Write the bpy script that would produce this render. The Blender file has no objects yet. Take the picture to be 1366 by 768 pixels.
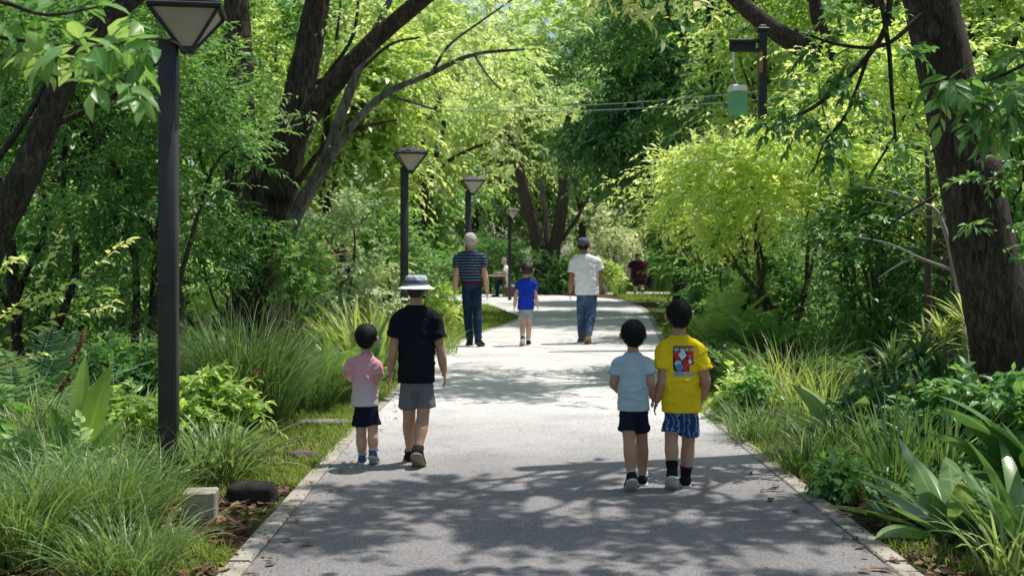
import bpy, math, random
import numpy as np
from mathutils import Vector, noise as mnoise
from mathutils.bvhtree import BVHTree

SC = bpy.context.scene
COL = SC.collection
F = 1600.0          # focal length in pixels of the 1366 px wide photograph
CZ = 1.48           # camera height
HY = 349.0          # horizon row
R = np.random.RandomState(7)

def gz(Y):
    return 0.0085 * np.clip(np.asarray(Y, float) - 10.0, 0, 28)
def W(px, py, Y):   # point at distance Y seen at a place of the photograph
    return np.array([(px - 683.0) / F * Y, Y, CZ - (py - HY) / F * Y])
def GX(px, Y):
    return np.array([(px - 683.0) / F * Y, Y, float(gz(Y))])
def unit(v):
    v = np.asarray(v, float)
    return v / np.maximum(np.linalg.norm(v, axis=-1, keepdims=True), 1e-9)

# ------------------------------------------------------------------ objects
BASE = {}
def thing(name, label, cat, loc=(0, 0, 0), group=None, rz=0.0):
    o = bpy.data.objects.new(name, None); COL.objects.link(o)
    o.empty_display_size = 0.1
    o.location = [float(c) for c in loc]; o.rotation_euler = (0, 0, rz)
    o['label'] = label; o['category'] = cat
    if group: o['group'] = group
    BASE[o.name] = np.array(loc, float)
    return o
def tag(o, label, cat, group=None):
    o['label'] = label; o['category'] = cat
    if group: o['group'] = group
    return o

class Buf:
    """collects vertices and faces, then links them as ONE mesh object"""
    def __init__(s): s.v = []; s.f = []; s.a = []; s.m = []; s.n = 0
    def add(s, V, Fs, A=None, mat=0):
        V = np.asarray(V, float).reshape(-1, 3)
        if A is None: A = np.tile([0.5, 0.5, 0.0], (len(V), 1))
        s.v.append(V); s.a.append(np.asarray(A, float).reshape(-1, 3))
        if not isinstance(Fs, (list, tuple)): Fs = [Fs]
        for f in Fs:
            f = np.asarray(f, int)
            if len(f): s.f.append(f + s.n); s.m.append(np.full(len(f), mat))
        s.n += len(V)
    def build(s, name, mats, parent=None, smooth=True, base=None):
        V = np.concatenate(s.v)
        me = bpy.data.meshes.new(name)
        off = base if base is not None else (BASE[parent.name] if parent is not None and parent.name in BASE else None)
        if off is not None: V = V - off
        me.vertices.add(len(V)); me.vertices.foreach_set('co', V.astype(np.float32).ravel())
        loops = np.concatenate([f.ravel() for f in s.f])
        tot = np.concatenate([np.full(len(f), f.shape[1]) for f in s.f])
        st = np.concatenate([[0], np.cumsum(tot)[:-1]])
        me.loops.add(len(loops)); me.loops.foreach_set('vertex_index', loops.astype(np.int32))
        me.polygons.add(len(tot)); me.polygons.foreach_set('loop_start', st.astype(np.int32))
        me.polygons.foreach_set('material_index', np.concatenate(s.m).astype(np.int32))
        me.update(calc_edges=True)
        me.polygons.foreach_set('use_smooth', np.full(len(tot), bool(smooth)))
        at = me.attributes.new('lv', 'FLOAT_VECTOR', 'POINT')
        at.data.foreach_set('vector', np.concatenate(s.a).astype(np.float32).ravel())
        for m in (mats if isinstance(mats, (list, tuple)) else [mats]): me.materials.append(m)
        o = bpy.data.objects.new(name, me); COL.objects.link(o)
        if parent is not None:
            o.parent = parent
        elif base is not None:
            o.location = [float(c) for c in base]
        return o

# ------------------------------------------------------------------ shapes
def tube(P, r, sides=10, cap=True, rough=0.0, rs=None):
    P = np.asarray(P, float); n = len(P); r = np.broadcast_to(np.asarray(r, float), (n,))
    T = np.gradient(P, axis=0); T = unit(T)
    u = np.array([1.0, 0, 0]) if abs(T[0][0]) < 0.8 else np.array([0, 1.0, 0])
    U = []
    for i in range(n):
        u = u - T[i] * (u @ T[i]); u = u / np.linalg.norm(u); U.append(u)
    U = np.array(U); Vv = np.cross(T, U)
    a = np.linspace(0, 2 * np.pi, sides, endpoint=False)
    rad = r[:, None] * np.ones(sides)
    if rough:
        rs = rs or R
        lob = rs.rand(sides) - 0.5
        rad = rad * (1 + rough * (0.8 * lob[None] + 0.8 * (rs.rand(n, sides) - 0.5)))
    V = P[:, None] + rad[..., None] * (np.cos(a)[None, :, None] * U[:, None] + np.sin(a)[None, :, None] * Vv[:, None])
    V = V.reshape(-1, 3)
    i = np.arange(n - 1)[:, None] * sides; j = np.arange(sides)[None]; k = (j + 1) % sides
    f = np.stack([i + j, i + k, i + sides + k, i + sides + j], -1).reshape(-1, 4)
    fs = [f]
    if cap:
        V = np.concatenate([V, P[:1], P[-1:]])
        c0 = len(V) - 2
        j = np.arange(sides); k = (j + 1) % sides
        fs.append(np.stack([np.full(sides, c0), k, j], -1))
        fs.append(np.stack([np.full(sides, c0 + 1), (n - 1) * sides + j, (n - 1) * sides + k], -1))
    return V, fs
def smooth_path(P, m=6):
    """Catmull-Rom through P (any number of columns)"""
    P = np.asarray(P, float)
    Q = np.concatenate([2 * P[:1] - P[1:2], P, 2 * P[-1:] - P[-2:-1]])
    out = []
    for i in range(1, len(Q) - 2):
        t = np.linspace(0, 1, m, endpoint=False)[:, None]
        a, b, c, d = Q[i - 1], Q[i], Q[i + 1], Q[i + 2]
        out.append(0.5 * (2 * b + (c - a) * t + (2 * a - 5 * b + 4 * c - d) * t ** 2 + (3 * b - a - 3 * c + d) * t ** 3))
    out.append(P[-1:])
    return np.concatenate(out)
def box(c, s, rz=0.0, bev=0.0, taper=1.0):
    c = np.asarray(c, float); hx, hy, hz = np.asarray(s, float) / 2
    b = min(bev, hx * .49, hy * .49, hz * .49)
    def ring(z, x, y):
        if b > 0:
            return [(-x + b, -y, z), (x - b, -y, z), (x, -y + b, z), (x, y - b, z), (x - b, y, z), (-x + b, y, z), (-x, y - b, z), (-x, -y + b, z)]
        return [(-x, -y, z), (x, -y, z), (x, y, z), (-x, y, z)]
    V = []
    if b > 0:
        V += ring(-hz, hx - b, hy - b) + ring(-hz + b, hx, hy) + ring(hz - b, hx * taper, hy * taper) + ring(hz, hx * taper - b, hy * taper - b); n = 8; m = 4
    else:
        V += ring(-hz, hx, hy) + ring(hz, hx * taper, hy * taper); n = 4; m = 2
    V = np.array(V); ca, sa = math.cos(rz), math.sin(rz)
    V = np.stack([V[:, 0] * ca - V[:, 1] * sa, V[:, 0] * sa + V[:, 1] * ca, V[:, 2]], -1) + c
    f = []
    for q in range(m - 1):
        for i in range(n):
            f.append((q * n + i, q * n + (i + 1) % n, (q + 1) * n + (i + 1) % n, (q + 1) * n + i))
    return V, [np.array(f), np.array([list(range(n))[::-1]]), np.array([list(range((m - 1) * n, m * n))])]
def ellipsoid(c, r, nu=14, nv=9):
    c = np.asarray(c, float); r = np.asarray(r, float)
    t = np.linspace(0, np.pi, nv + 2)[1:-1]; a = np.linspace(0, 2 * np.pi, nu, endpoint=False)
    V = np.stack([np.sin(t)[:, None] * np.cos(a), np.sin(t)[:, None] * np.sin(a), np.cos(t)[:, None] * np.ones(nu)], -1).reshape(-1, 3)
    V = np.concatenate([V, [[0, 0, 1], [0, 0, -1]]]) * r + c
    i = np.arange(nv - 1)[:, None] * nu; j = np.arange(nu)[None]; k = (j + 1) % nu
    f = np.stack([i + j, i + nu + j, i + nu + k, i + k], -1).reshape(-1, 4)
    j = np.arange(nu); k = (j + 1) % nu
    return V, [f, np.stack([np.full(nu, nu * nv), j, k], -1), np.stack([np.full(nu, nu * nv + 1), (nv - 1) * nu + k, (nv - 1) * nu + j], -1)]
def loft(rings, sides=20, cap=True, pw=2.0):
    """rings: (centre, half-axis U vector, half-axis V vector); superellipse power pw"""
    a = np.linspace(0, 2 * np.pi, sides, endpoint=False)
    ca = np.sign(np.cos(a)) * np.abs(np.cos(a)) ** (2 / pw); sa = np.sign(np.sin(a)) * np.abs(np.sin(a)) ** (2 / pw)
    V = np.concatenate([np.asarray(c, float) + ca[:, None] * np.asarray(u, float) + sa[:, None] * np.asarray(v, float) for c, u, v in rings])
    n = len(rings)
    i = np.arange(n - 1)[:, None] * sides; j = np.arange(sides)[None]; k = (j + 1) % sides
    fs = [np.stack([i + j, i + k, i + sides + k, i + sides + j], -1).reshape(-1, 4)]
    if cap:
        V = np.concatenate([V, [rings[0][0]], [rings[-1][0]]]); c0 = n * sides
        j = np.arange(sides); k = (j + 1) % sides
        fs.append(np.stack([np.full(sides, c0), k, j], -1))
        fs.append(np.stack([np.full(sides, c0 + 1), (n - 1) * sides + j, (n - 1) * sides + k], -1))
    return V, fs

# ------------------------------------------------------------------ leaves
NEAR_V = np.array([(0, 0, 0), (.35, 0, -.02), (.7, 0, -.05), (1, 0, -.14), (.33, .5, .07), (.7, .34, .01), (.33, -.5, .07), (.7, -.34, .01)])
NEAR_F = [np.array([(1, 2, 5, 4), (2, 1, 6, 7)]), np.array([(0, 1, 4), (2, 3, 5), (1, 0, 6), (3, 2, 7)])]
NEAR_A = np.array([(0, 0), (.35, 0), (.7, 0), (1, .3), (.33, 1), (.7, 1), (.33, 1), (.7, 1)])
FAR_V = np.array([(0, 0, 0), (.45, .5, .08), (1, 0, -.12), (.45, -.5, .08)])
FAR_F = [np.array([(0, 3, 2, 1)])]
FAR_A = np.array([(0, 0), (.45, 1), (1, .3), (.45, 1)])
def leaves(buf, P, D, N, L, Wd, tint, near=True, mat=0):
    """one leaf per row: base P, direction D, normal N, length L, width Wd, tint 0..1"""
    tv, tf, ta = (NEAR_V, NEAR_F, NEAR_A) if near else (FAR_V, FAR_F, FAR_A)
    D = unit(D); N = unit(N - D * np.sum(N * D, -1, keepdims=True)); S = np.cross(N, D)
    L = np.broadcast_to(L, (len(P),)); Wd = np.broadcast_to(Wd, (len(P),))
    V = P[:, None] + (tv[None, :, 0] * L[:, None])[..., None] * D[:, None] + (tv[None, :, 1] * Wd[:, None])[..., None] * S[:, None] + (tv[None, :, 2] * L[:, None])[..., None] * N[:, None]
    k = len(tv); n = len(P)
    A = np.empty((n, k, 3)); A[..., 0] = np.clip(tint, 0, 1)[:, None]; A[..., 1] = ta[None, :, 0]; A[..., 2] = ta[None, :, 1]
    off = (np.arange(n) * k)[:, None, None]
    buf.add(V, [(f[None] + off).reshape(-1, f.shape[1]) for f in tf], A, mat)
def rand_dir(rs, n):
    return unit(rs.normal(size=(n, 3)))
def sprays(buf, rs, C, rad, cen, ntw, nl, L, Wd, near=True, flat=0.5, out=0.7, droop=0.25, tint=0.5, dt=0.25, ang=0.95, tipb=0.25, zup=0.15, twig=None, lean=0.1, jit=0.55):
    """leafy twigs growing out of clump centres C (n,3) with radii rad (n,)"""
    n = len(C); m = n * ntw
    c = np.repeat(C, ntw, 0); r = np.repeat(np.broadcast_to(rad, (n,)), ntw); ct = np.repeat(rs.normal(size=n) * dt * 0.6, ntw)
    o = unit((c - cen) * np.array([1, 1, 0.8]))
    d = rand_dir(rs, m); d[:, 2] *= flat
    d = unit(unit(d) + out * o * np.array([1, 1, flat + .2]) + np.array([0, 0, zup]))
    s = c + rs.normal(size=(m, 3)) * (r * 0.3)[:, None] * np.array([1, 1, 0.55])
    ln = r * rs.uniform(.55, 1.15, m)
    t = (np.arange(nl) + 0.7) / nl
    tt = np.clip(t[None] + rs.uniform(-.3, .3, (m, nl)) / nl, 0.02, 1)
    dr = droop * rs.uniform(.3, 1.6, m)
    P = s[:, None] + d[:, None] * (ln[:, None] * tt)[..., None]
    P[..., 2] -= dr[:, None] * ln[:, None] * tt ** 2
    dd = np.repeat(d[:, None], nl, 1).copy(); dd[..., 2] -= 2 * dr[:, None] * tt; dd = unit(dd)
    up = np.zeros_like(dd); up[..., 2] = 1
    side = unit(np.cross(dd, up) + 1e-4); vert = np.cross(side, dd)
    sg = np.where(np.arange(nl) % 2 == 0, 1.0, -1.0)[None]
    ph = rs.normal(size=(m, nl)) * jit
    sd = side * (sg * np.cos(ph))[..., None] + vert * np.sin(ph)[..., None]
    ca = ang * (1 - 0.55 * tt); lean_v = np.zeros_like(dd); lean_v[..., 2] = -lean
    D = dd * np.cos(ca)[..., None] + sd * np.sin(ca)[..., None] + lean_v + rs.normal(size=dd.shape) * 0.12
    N = vert + rs.normal(size=dd.shape) * 0.45 + up * 0.25
    ll = L * rs.uniform(.65, 1.2, (m, nl)) * (1 - 0.25 * tt)
    ww = Wd / L * ll * rs.uniform(.85, 1.15, (m, nl))
    ti = tint + ct[:, None] + rs.normal(size=m)[:, None] * dt * .45 + rs.normal(size=(m, nl)) * dt * .4 + tipb * (tt - .5)
    leaves(buf, P.reshape(-1, 3), D.reshape(-1, 3), N.reshape(-1, 3), ll.ravel(), ww.ravel(), ti.ravel(), near)
    if twig:
        q = np.linspace(0, 1, 4)
        X = s[:, None] + d[:, None] * (ln[:, None] * q[None])[..., None]; X[..., 2] -= dr[:, None] * ln[:, None] * q[None] ** 2
        a = np.arange(3) * 2.0944
        rr = twig * (1 - .75 * q)
        s0 = side[:, 0][:, None, None]; v0 = vert[:, 0][:, None, None]
        V = X[:, :, None] + rr[None, :, None, None] * (np.cos(a)[None, None, :, None] * s0 + np.sin(a)[None, None, :, None] * v0)
        i = np.arange(3)[:, None] * 3; j = np.arange(3)[None]; k = (j + 1) % 3
        f = np.stack([i + j, i + k, i + 3 + k, i + 3 + j], -1).reshape(-1, 4)
        buf.add(V.reshape(-1, 3), [(f[None] + (np.arange(m) * 12)[:, None, None]).reshape(-1, 4)], None, 1)
def blob(rs, c, r, n, shell=2.2, keep=0.8, sc=1.0):
    """clump centres filling an uneven ellipsoid"""
    d = rand_dir(rs, n * 2); u = rs.rand(n * 2) ** (1 / shell)
    lump = 0.8 + 0.35 * np.array([mnoise.noise(Vector(q * 1.7 + np.array(c) * .37)) for q in d])
    P = np.array(c) + d * (u * lump)[:, None] * np.array(r)
    ok = np.array([mnoise.noise(Vector(p * sc + 11.3)) for p in P])
    return P[np.argsort(-ok)[:int(n * 2 * keep)]][:n] if keep < 1 else P[:n]
def arcs(rs, base, az, th0, bend, L, m, pw=1.4, sway=0.0):
    """n arching axes: angle from vertical runs th0 -> th0+bend"""
    s = np.linspace(0, 1, m + 1)
    th = th0[:, None] + bend[:, None] * s[None] ** pw
    azz = az[:, None] + sway * rs.normal(size=len(az))[:, None] * s[None]
    T = np.stack([np.sin(th) * np.cos(azz), np.sin(th) * np.sin(azz), np.cos(th)], -1)
    st = np.concatenate([np.zeros((len(az), 1, 3)), np.cumsum((T[:, 1:] + T[:, :-1]) / 2, 1)], 1) * (L / m)[:, None, None]
    return base[:, None] + st, T, azz
def straps(buf, rs, base, az, th0, bend, L, Wd, m=5, prof='grass', fold=0.25, tint=None, twist=0.35, pw=1.4, sway=0.2, mat=0):
    n = len(base); L = np.broadcast_to(L, (n,)); Wd = np.broadcast_to(Wd, (n,))
    P, T, azz = arcs(rs, base, az, th0, bend, L, m, pw, sway)
    s = np.linspace(0, 1, m + 1)
    w = {'grass': (0.7 + 0.3 * np.sin(np.pi * s)) * (1 - s ** 3), 'lance': np.sin(np.pi * np.clip(s, 0, 1) ** .8) ** .8 * .98 + .02 * (1 - s),
         'petiole': np.where(s < .3, .1, np.sin(np.pi * np.clip((s - .28) / .72, 0, 1) ** .7) ** .75), 'strap': np.minimum(1, s * 8 + .4) * (1 - s ** 5) ** .7}[prof]
    w = np.maximum(w, 0.0 if prof == 'grass' else .015)
    tw = twist * rs.normal(size=n)[:, None] * (0.3 + s[None])
    S = np.stack([-np.sin(azz), np.cos(azz), np.zeros_like(azz)], -1)
    N = np.cross(S, T)
    S2 = S * np.cos(tw)[..., None] + N * np.sin(tw)[..., None]; N2 = np.cross(S2, T)
    hw = (Wd[:, None] * w[None] / 2)[..., None]
    tint = np.full(n, .5) if tint is None else np.clip(tint, 0, 1)
    if fold:
        V = np.stack([P + S2 * hw + N2 * hw * fold, P, P - S2 * hw + N2 * hw * fold], 2); k = 3
    else:
        V = np.stack([P + S2 * hw, P - S2 * hw], 2); k = 2
    A = np.zeros((n, m + 1, k, 3)); A[..., 0] = tint[:, None, None]; A[..., 1] = s[None, :, None]
    A[..., 2] = [1, 0, 1] if k == 3 else [.5, .5]
    i = np.arange(m)[:, None] * k; j = np.arange(k - 1)[None]
    f = np.stack([i + j, i + j + 1, i + k + j + 1, i + k + j], -1).reshape(-1, 4)
    buf.add(V.reshape(-1, 3), [(f[None] + (np.arange(n) * k * (m + 1))[:, None, None]).reshape(-1, 4)], A.reshape(-1, 3), mat)
def fronds(buf, rs, base, az, th0, bend, L, npin, pl, pw_, tint, near=True, m=8, ang=1.15):
    n = len(base)
    P, T, azz = arcs(rs, base, az, th0, bend, L, m, 1.2, .1)
    t = np.linspace(.12, .99, npin)
    x = t * m; i0 = np.minimum(x.astype(int), m - 1); fr = (x - i0)[None, :, None]
    Q = P[:, i0] * (1 - fr) + P[:, i0 + 1] * fr; D = unit(T[:, i0] * (1 - fr) + T[:, i0 + 1] * fr)
    S = np.stack([-np.sin(azz[:, i0]), np.cos(azz[:, i0]), np.zeros((n, npin))], -1); N = np.cross(S, D)
    ln = pl * np.sin(np.pi * np.clip(t * .86 + .14, 0, 1)) ** .7
    for sg in (1, -1):
        d = D * math.cos(ang) + sg * S * math.sin(ang) + N * .12 + rs.normal(size=D.shape) * .08
        nn = N + rs.normal(size=D.shape) * .15
        ll = (ln[None] * L[:, None] / L.mean() * rs.uniform(.85, 1.1, (n, npin)))
        ti = np.repeat(tint[:, None], npin, 1) + rs.normal(size=(n, npin)) * .08
        leaves(buf, Q.reshape(-1, 3), d.reshape(-1, 3), nn.reshape(-1, 3), ll.ravel(), pw_, ti.ravel(), near)
    for k in range(n):
        V, fs = tube(P[k], np.linspace(.009, .003, m + 1), 4, False); buf.add(V, fs, np.tile([tint[k], .5, 0], (len(V), 1)))
# ------------------------------------------------------------------ materials
def new_mat(name):
    m = bpy.data.materials.new(name); m.use_nodes = True
    nt = m.node_tree; nt.nodes.clear()
    return m, nt, nt.nodes, nt.links
def nd(nodes, t, **k):
    n = nodes.new(t)
    for a, b in k.items(): setattr(n, a, b)
    return n
def rgba(c): return (c[0], c[1], c[2], 1.0)
def ramp(nodes, stops):
    r = nodes.new('ShaderNodeValToRGB'); e = r.color_ramp.elements
    while len(e) > 1: e.remove(e[-1])
    e[0].position = stops[0][0]; e[0].color = rgba(stops[0][1])
    for p, c in stops[1:]:
        q = e.new(p); q.color = rgba(c)
    return r
def noise_n(nodes, links, scale, detail=4, rough=.6, coord='Object', stretch=None, dist=0.0):
    tc = nodes.new('ShaderNodeTexCoord'); n = nodes.new('ShaderNodeTexNoise')
    n.inputs['Scale'].default_value = scale; n.inputs['Detail'].default_value = detail; n.inputs['Roughness'].default_value = rough
    n.inputs['Distortion'].default_value = dist
    if stretch:
        mp = nodes.new('ShaderNodeMapping'); mp.inputs['Scale'].default_value = stretch
        links.new(tc.outputs[coord], mp.inputs[0]); links.new(mp.outputs[0], n.inputs['Vector'])
    else: links.new(tc.outputs[coord], n.inputs['Vector'])
    return n
def leaf_mat(name, dark, mid, light, trans=0.42, rough=0.42, spec=0.45, tcol=None, rib=0.25):
    m, nt, N, Lk = new_mat(name)
    at = nd(N, 'ShaderNodeAttribute', attribute_name='lv')
    sp = N.new('ShaderNodeSeparateXYZ'); Lk.new(at.outputs['Vector'], sp.inputs[0])
    rp = ramp(N, [(0.0, dark), (0.5, mid), (1.0, light)]); Lk.new(sp.outputs[0], rp.inputs[0])
    # pale midrib and a slightly mottled blade
    mr = nd(N, 'ShaderNodeMapRange'); mr.inputs['From Min'].default_value = 0.0; mr.inputs['From Max'].default_value = 0.16
    mr.inputs['To Min'].default_value = rib; mr.inputs['To Max'].default_value = 0.0
    Lk.new(sp.outputs[2], mr.inputs['Value'])
    mx = nd(N, 'ShaderNodeMix', data_type='RGBA'); Lk.new(mr.outputs[0], mx.inputs['Factor'])
    Lk.new(rp.outputs[0], mx.inputs['A']); mx.inputs['B'].default_value = rgba([min(1, c * 1.5 + .04) for c in light])
    nz = noise_n(N, Lk, 9, 3); hs = N.new('ShaderNodeHueSaturation')
    mv = nd(N, 'ShaderNodeMapRange'); mv.inputs['To Min'].default_value = 0.72; mv.inputs['To Max'].default_value = 1.28
    Lk.new(nz.outputs[0], mv.inputs['Value']); Lk.new(mv.outputs[0], hs.inputs['Value']); Lk.new(mx.outputs['Result'], hs.inputs['Color'])
    pb = N.new('ShaderNodeBsdfPrincipled'); pb.inputs['Roughness'].default_value = rough; pb.inputs['Specular IOR Level'].default_value = spec
    Lk.new(hs.outputs[0], pb.inputs['Base Color'])
    tr = N.new('ShaderNodeBsdfTranslucent')
    tm = nd(N, 'ShaderNodeMix', data_type='RGBA', blend_type='MULTIPLY'); tm.inputs['Factor'].default_value = 1.0
    Lk.new(hs.outputs[0], tm.inputs['A']); tm.inputs['B'].default_value = rgba(tcol or (1.32, 1.25, .72)); Lk.new(tm.outputs['Result'], tr.inputs[0])
    ms = N.new('ShaderNodeMixShader'); ms.inputs[0].default_value = trans
    Lk.new(pb.outputs[0], ms.inputs[1]); Lk.new(tr.outputs[0], ms.inputs[2])
    out = N.new('ShaderNodeOutputMaterial'); Lk.new(ms.outputs[0], out.inputs[0])
    return m
def surf_mat(name, c1, c2, scale=8, rough=0.85, spec=0.3, bump=0.3, bscale=None, stretch=None, detail=5, stops=None, bdist=0.01, coord='Object', metal=0.0):
    m, nt, N, Lk = new_mat(name)
    nz = noise_n(N, Lk, scale, detail, .62, coord, stretch)
    rp = ramp(N, stops or [(0.3, c1), (0.7, c2)]); Lk.new(nz.outputs[0], rp.inputs[0])
    pb = N.new('ShaderNodeBsdfPrincipled'); pb.inputs['Roughness'].default_value = rough; pb.inputs['Specular IOR Level'].default_value = spec
    pb.inputs['Metallic'].default_value = metal
    Lk.new(rp.outputs[0], pb.inputs['Base Color'])
    if bump:
        nb = noise_n(N, Lk, bscale or scale * 3, 5, .6, coord, stretch)
        b = N.new('ShaderNodeBump'); b.inputs['Strength'].default_value = bump; b.inputs['Distance'].default_value = bdist
        Lk.new(nb.outputs[0], b.inputs['Height']); Lk.new(b.outputs[0], pb.inputs['Normal'])
    out = N.new('ShaderNodeOutputMaterial'); Lk.new(pb.outputs[0], out.inputs[0])
    return m
def bark_mat(name, c1, c2, scale=14):
    m, nt, N, Lk = new_mat(name)
    nz = noise_n(N, Lk, scale * 1.35, 7, .72, 'Object', (1, 1, .26), 1.4)
    big = noise_n(N, Lk, 1.6, 3)
    rp = ramp(N, [(0.36, [c * .35 for c in c1]), (0.5, c1), (0.68, c2)]); Lk.new(nz.outputs[0], rp.inputs[0])
    mv = nd(N, 'ShaderNodeMapRange'); mv.inputs['To Min'].default_value = .55; mv.inputs['To Max'].default_value = 1.4; Lk.new(big.outputs[0], mv.inputs['Value'])
    hs = N.new('ShaderNodeHueSaturation'); Lk.new(mv.outputs[0], hs.inputs['Value']); Lk.new(rp.outputs[0], hs.inputs['Color'])
    pb = N.new('ShaderNodeBsdfPrincipled'); pb.inputs['Roughness'].default_value = .92; pb.inputs['Specular IOR Level'].default_value = .2
    Lk.new(hs.outputs[0], pb.inputs['Base Color'])
    b = N.new('ShaderNodeBump'); b.inputs['Strength'].default_value = .9; b.inputs['Distance'].default_value = .03
    Lk.new(nz.outputs[0], b.inputs['Height']); Lk.new(b.outputs[0], pb.inputs['Normal'])
    out = N.new('ShaderNodeOutputMaterial'); Lk.new(pb.outputs[0], out.inputs[0])
    return m
M = {}
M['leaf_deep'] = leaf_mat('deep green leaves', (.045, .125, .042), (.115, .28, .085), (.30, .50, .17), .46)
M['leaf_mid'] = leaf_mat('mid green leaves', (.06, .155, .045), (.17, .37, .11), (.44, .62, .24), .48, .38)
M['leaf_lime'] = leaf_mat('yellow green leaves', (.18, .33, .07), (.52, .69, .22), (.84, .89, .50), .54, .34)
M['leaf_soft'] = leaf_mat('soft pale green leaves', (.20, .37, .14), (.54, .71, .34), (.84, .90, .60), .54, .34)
M['leaf_blue'] = leaf_mat('bluish green needles', (.04, .115, .06), (.11, .26, .12), (.25, .42, .19), .44)
M['leaf_pale'] = leaf_mat('pale variegated leaves', (.18, .32, .14), (.46, .57, .34), (.80, .82, .68), .42, .33, .5)
M['leaf_red'] = leaf_mat('rusty flower scales', (.12, .04, .02), (.3, .12, .05), (.5, .3, .16), .3)
M['leaf_banana'] = leaf_mat('reddish banana leaf', (.16, .06, .02), (.28, .13, .03), (.3, .26, .05), .4)
M['leaf_broad'] = leaf_mat('broad glossy leaves', (.04, .11, .034), (.10, .22, .065), (.30, .45, .18), .36, .25, .8, rib=.35)
M['leaf_canna'] = leaf_mat('bright canna leaves', (.07, .17, .03), (.19, .35, .06), (.36, .52, .12), .52, .35, .5, rib=.3)
M['grass_fine'] = leaf_mat('fine grass blades', (.05, .11, .034), (.14, .25, .08), (.38, .46, .22), .4, .42, .4, rib=0)
M['grass_blue'] = leaf_mat('arching grass blades', (.06, .13, .04), (.165, .28, .085), (.42, .52, .23), .4, .36, .5, rib=.1)
M['grass_lime'] = leaf_mat('yellow green strap leaves', (.09, .18, .034), (.25, .38, .09), (.56, .63, .27), .45, .38, .45, rib=.1)
M['grass_lawn'] = leaf_mat('lawn grass', (.08, .15, .026), (.22, .33, .06), (.46, .53, .17), .45, .5, .3, rib=0)
M['litter'] = leaf_mat('dry fallen leaves', (.06, .03, .016), (.16, .09, .05), (.34, .24, .15), .15, .7, .2, (1.3, 1, .6), rib=.1)
M['bark_dark'] = bark_mat('dark furrowed bark', (.065, .051, .04), (.18, .145, .112), 17)
M['bark_brown'] = bark_mat('brown bark', (.065, .05, .04), (.18, .14, .11), 12)
M['bark_grey'] = bark_mat('smooth grey bark', (.16, .14, .12), (.3, .28, .25), 7)
M['twig'] = surf_mat('twig bark', (.05, .04, .025), (.1, .08, .05), 20, bump=0)
M['twig_pale'] = surf_mat('bleached twig', (.26, .235, .20), (.42, .39, .34), 20, bump=0)
M['stem'] = surf_mat('green stem', (.08, .13, .03), (.14, .2, .05), 20, bump=0)
M['post'] = surf_mat('charcoal painted steel', (.026, .028, .032), (.058, .058, .058), 5, .55, .4, .15, 140, detail=8)
M['post2'] = surf_mat('black painted steel', (.014, .016, .02), (.024, .026, .03), 30, .5, .4, .08, 120)
M['lamp_glass'] = surf_mat('frosted lamp panel', (.42, .38, .32), (.52, .47, .39), 3, .4, .5, 0)
M['concrete'] = surf_mat('weathered concrete', (.23, .205, .165), (.46, .425, .365), 5, .9, .2, .4, 60)
M['rock'] = surf_mat('dark mossy stone', (.05, .05, .04), (.17, .16, .14), 9, .9, .2, .8, 30, bdist=.02)
M['block'] = surf_mat('tan concrete block', (.26, .225, .175), (.50, .45, .37), 7, .9, .2, .5, 50)
M['slab'] = surf_mat('worn stone slab', (.16, .15, .12), (.3, .28, .25), 7, .9, .2, .5, 40)
M['log'] = surf_mat('charred timber', (.012, .011, .01), (.05, .045, .04), 12, .9, .2, .8, 30, (1, .3, 1))
M['timber'] = surf_mat('pale weathered timber', (.36, .31, .24), (.5, .45, .37), 10, .8, .2, .3, 30, (.3, 1, 1))
M['timber_dark'] = surf_mat('brown timber edging', (.09, .06, .045), (.18, .13, .1), 10, .85, .2, .5, 30, (.3, 1, 1))
M['green_glass'] = surf_mat('green glass panel', (.12, .34, .22), (.2, .46, .32), 4, .25, .5, 0)
M['white_paint'] = surf_mat('white paint', (.7, .7, .68), (.8, .8, .78), 6, .5, .4, 0)
M['rust'] = surf_mat('rusty plate', (.3, .1, .05), (.5, .26, .16), 14, .8, .3, .3)
M['cable'] = surf_mat('grey cable', (.3, .32, .33), (.4, .42, .42), 10, .5, .4, 0)

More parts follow.
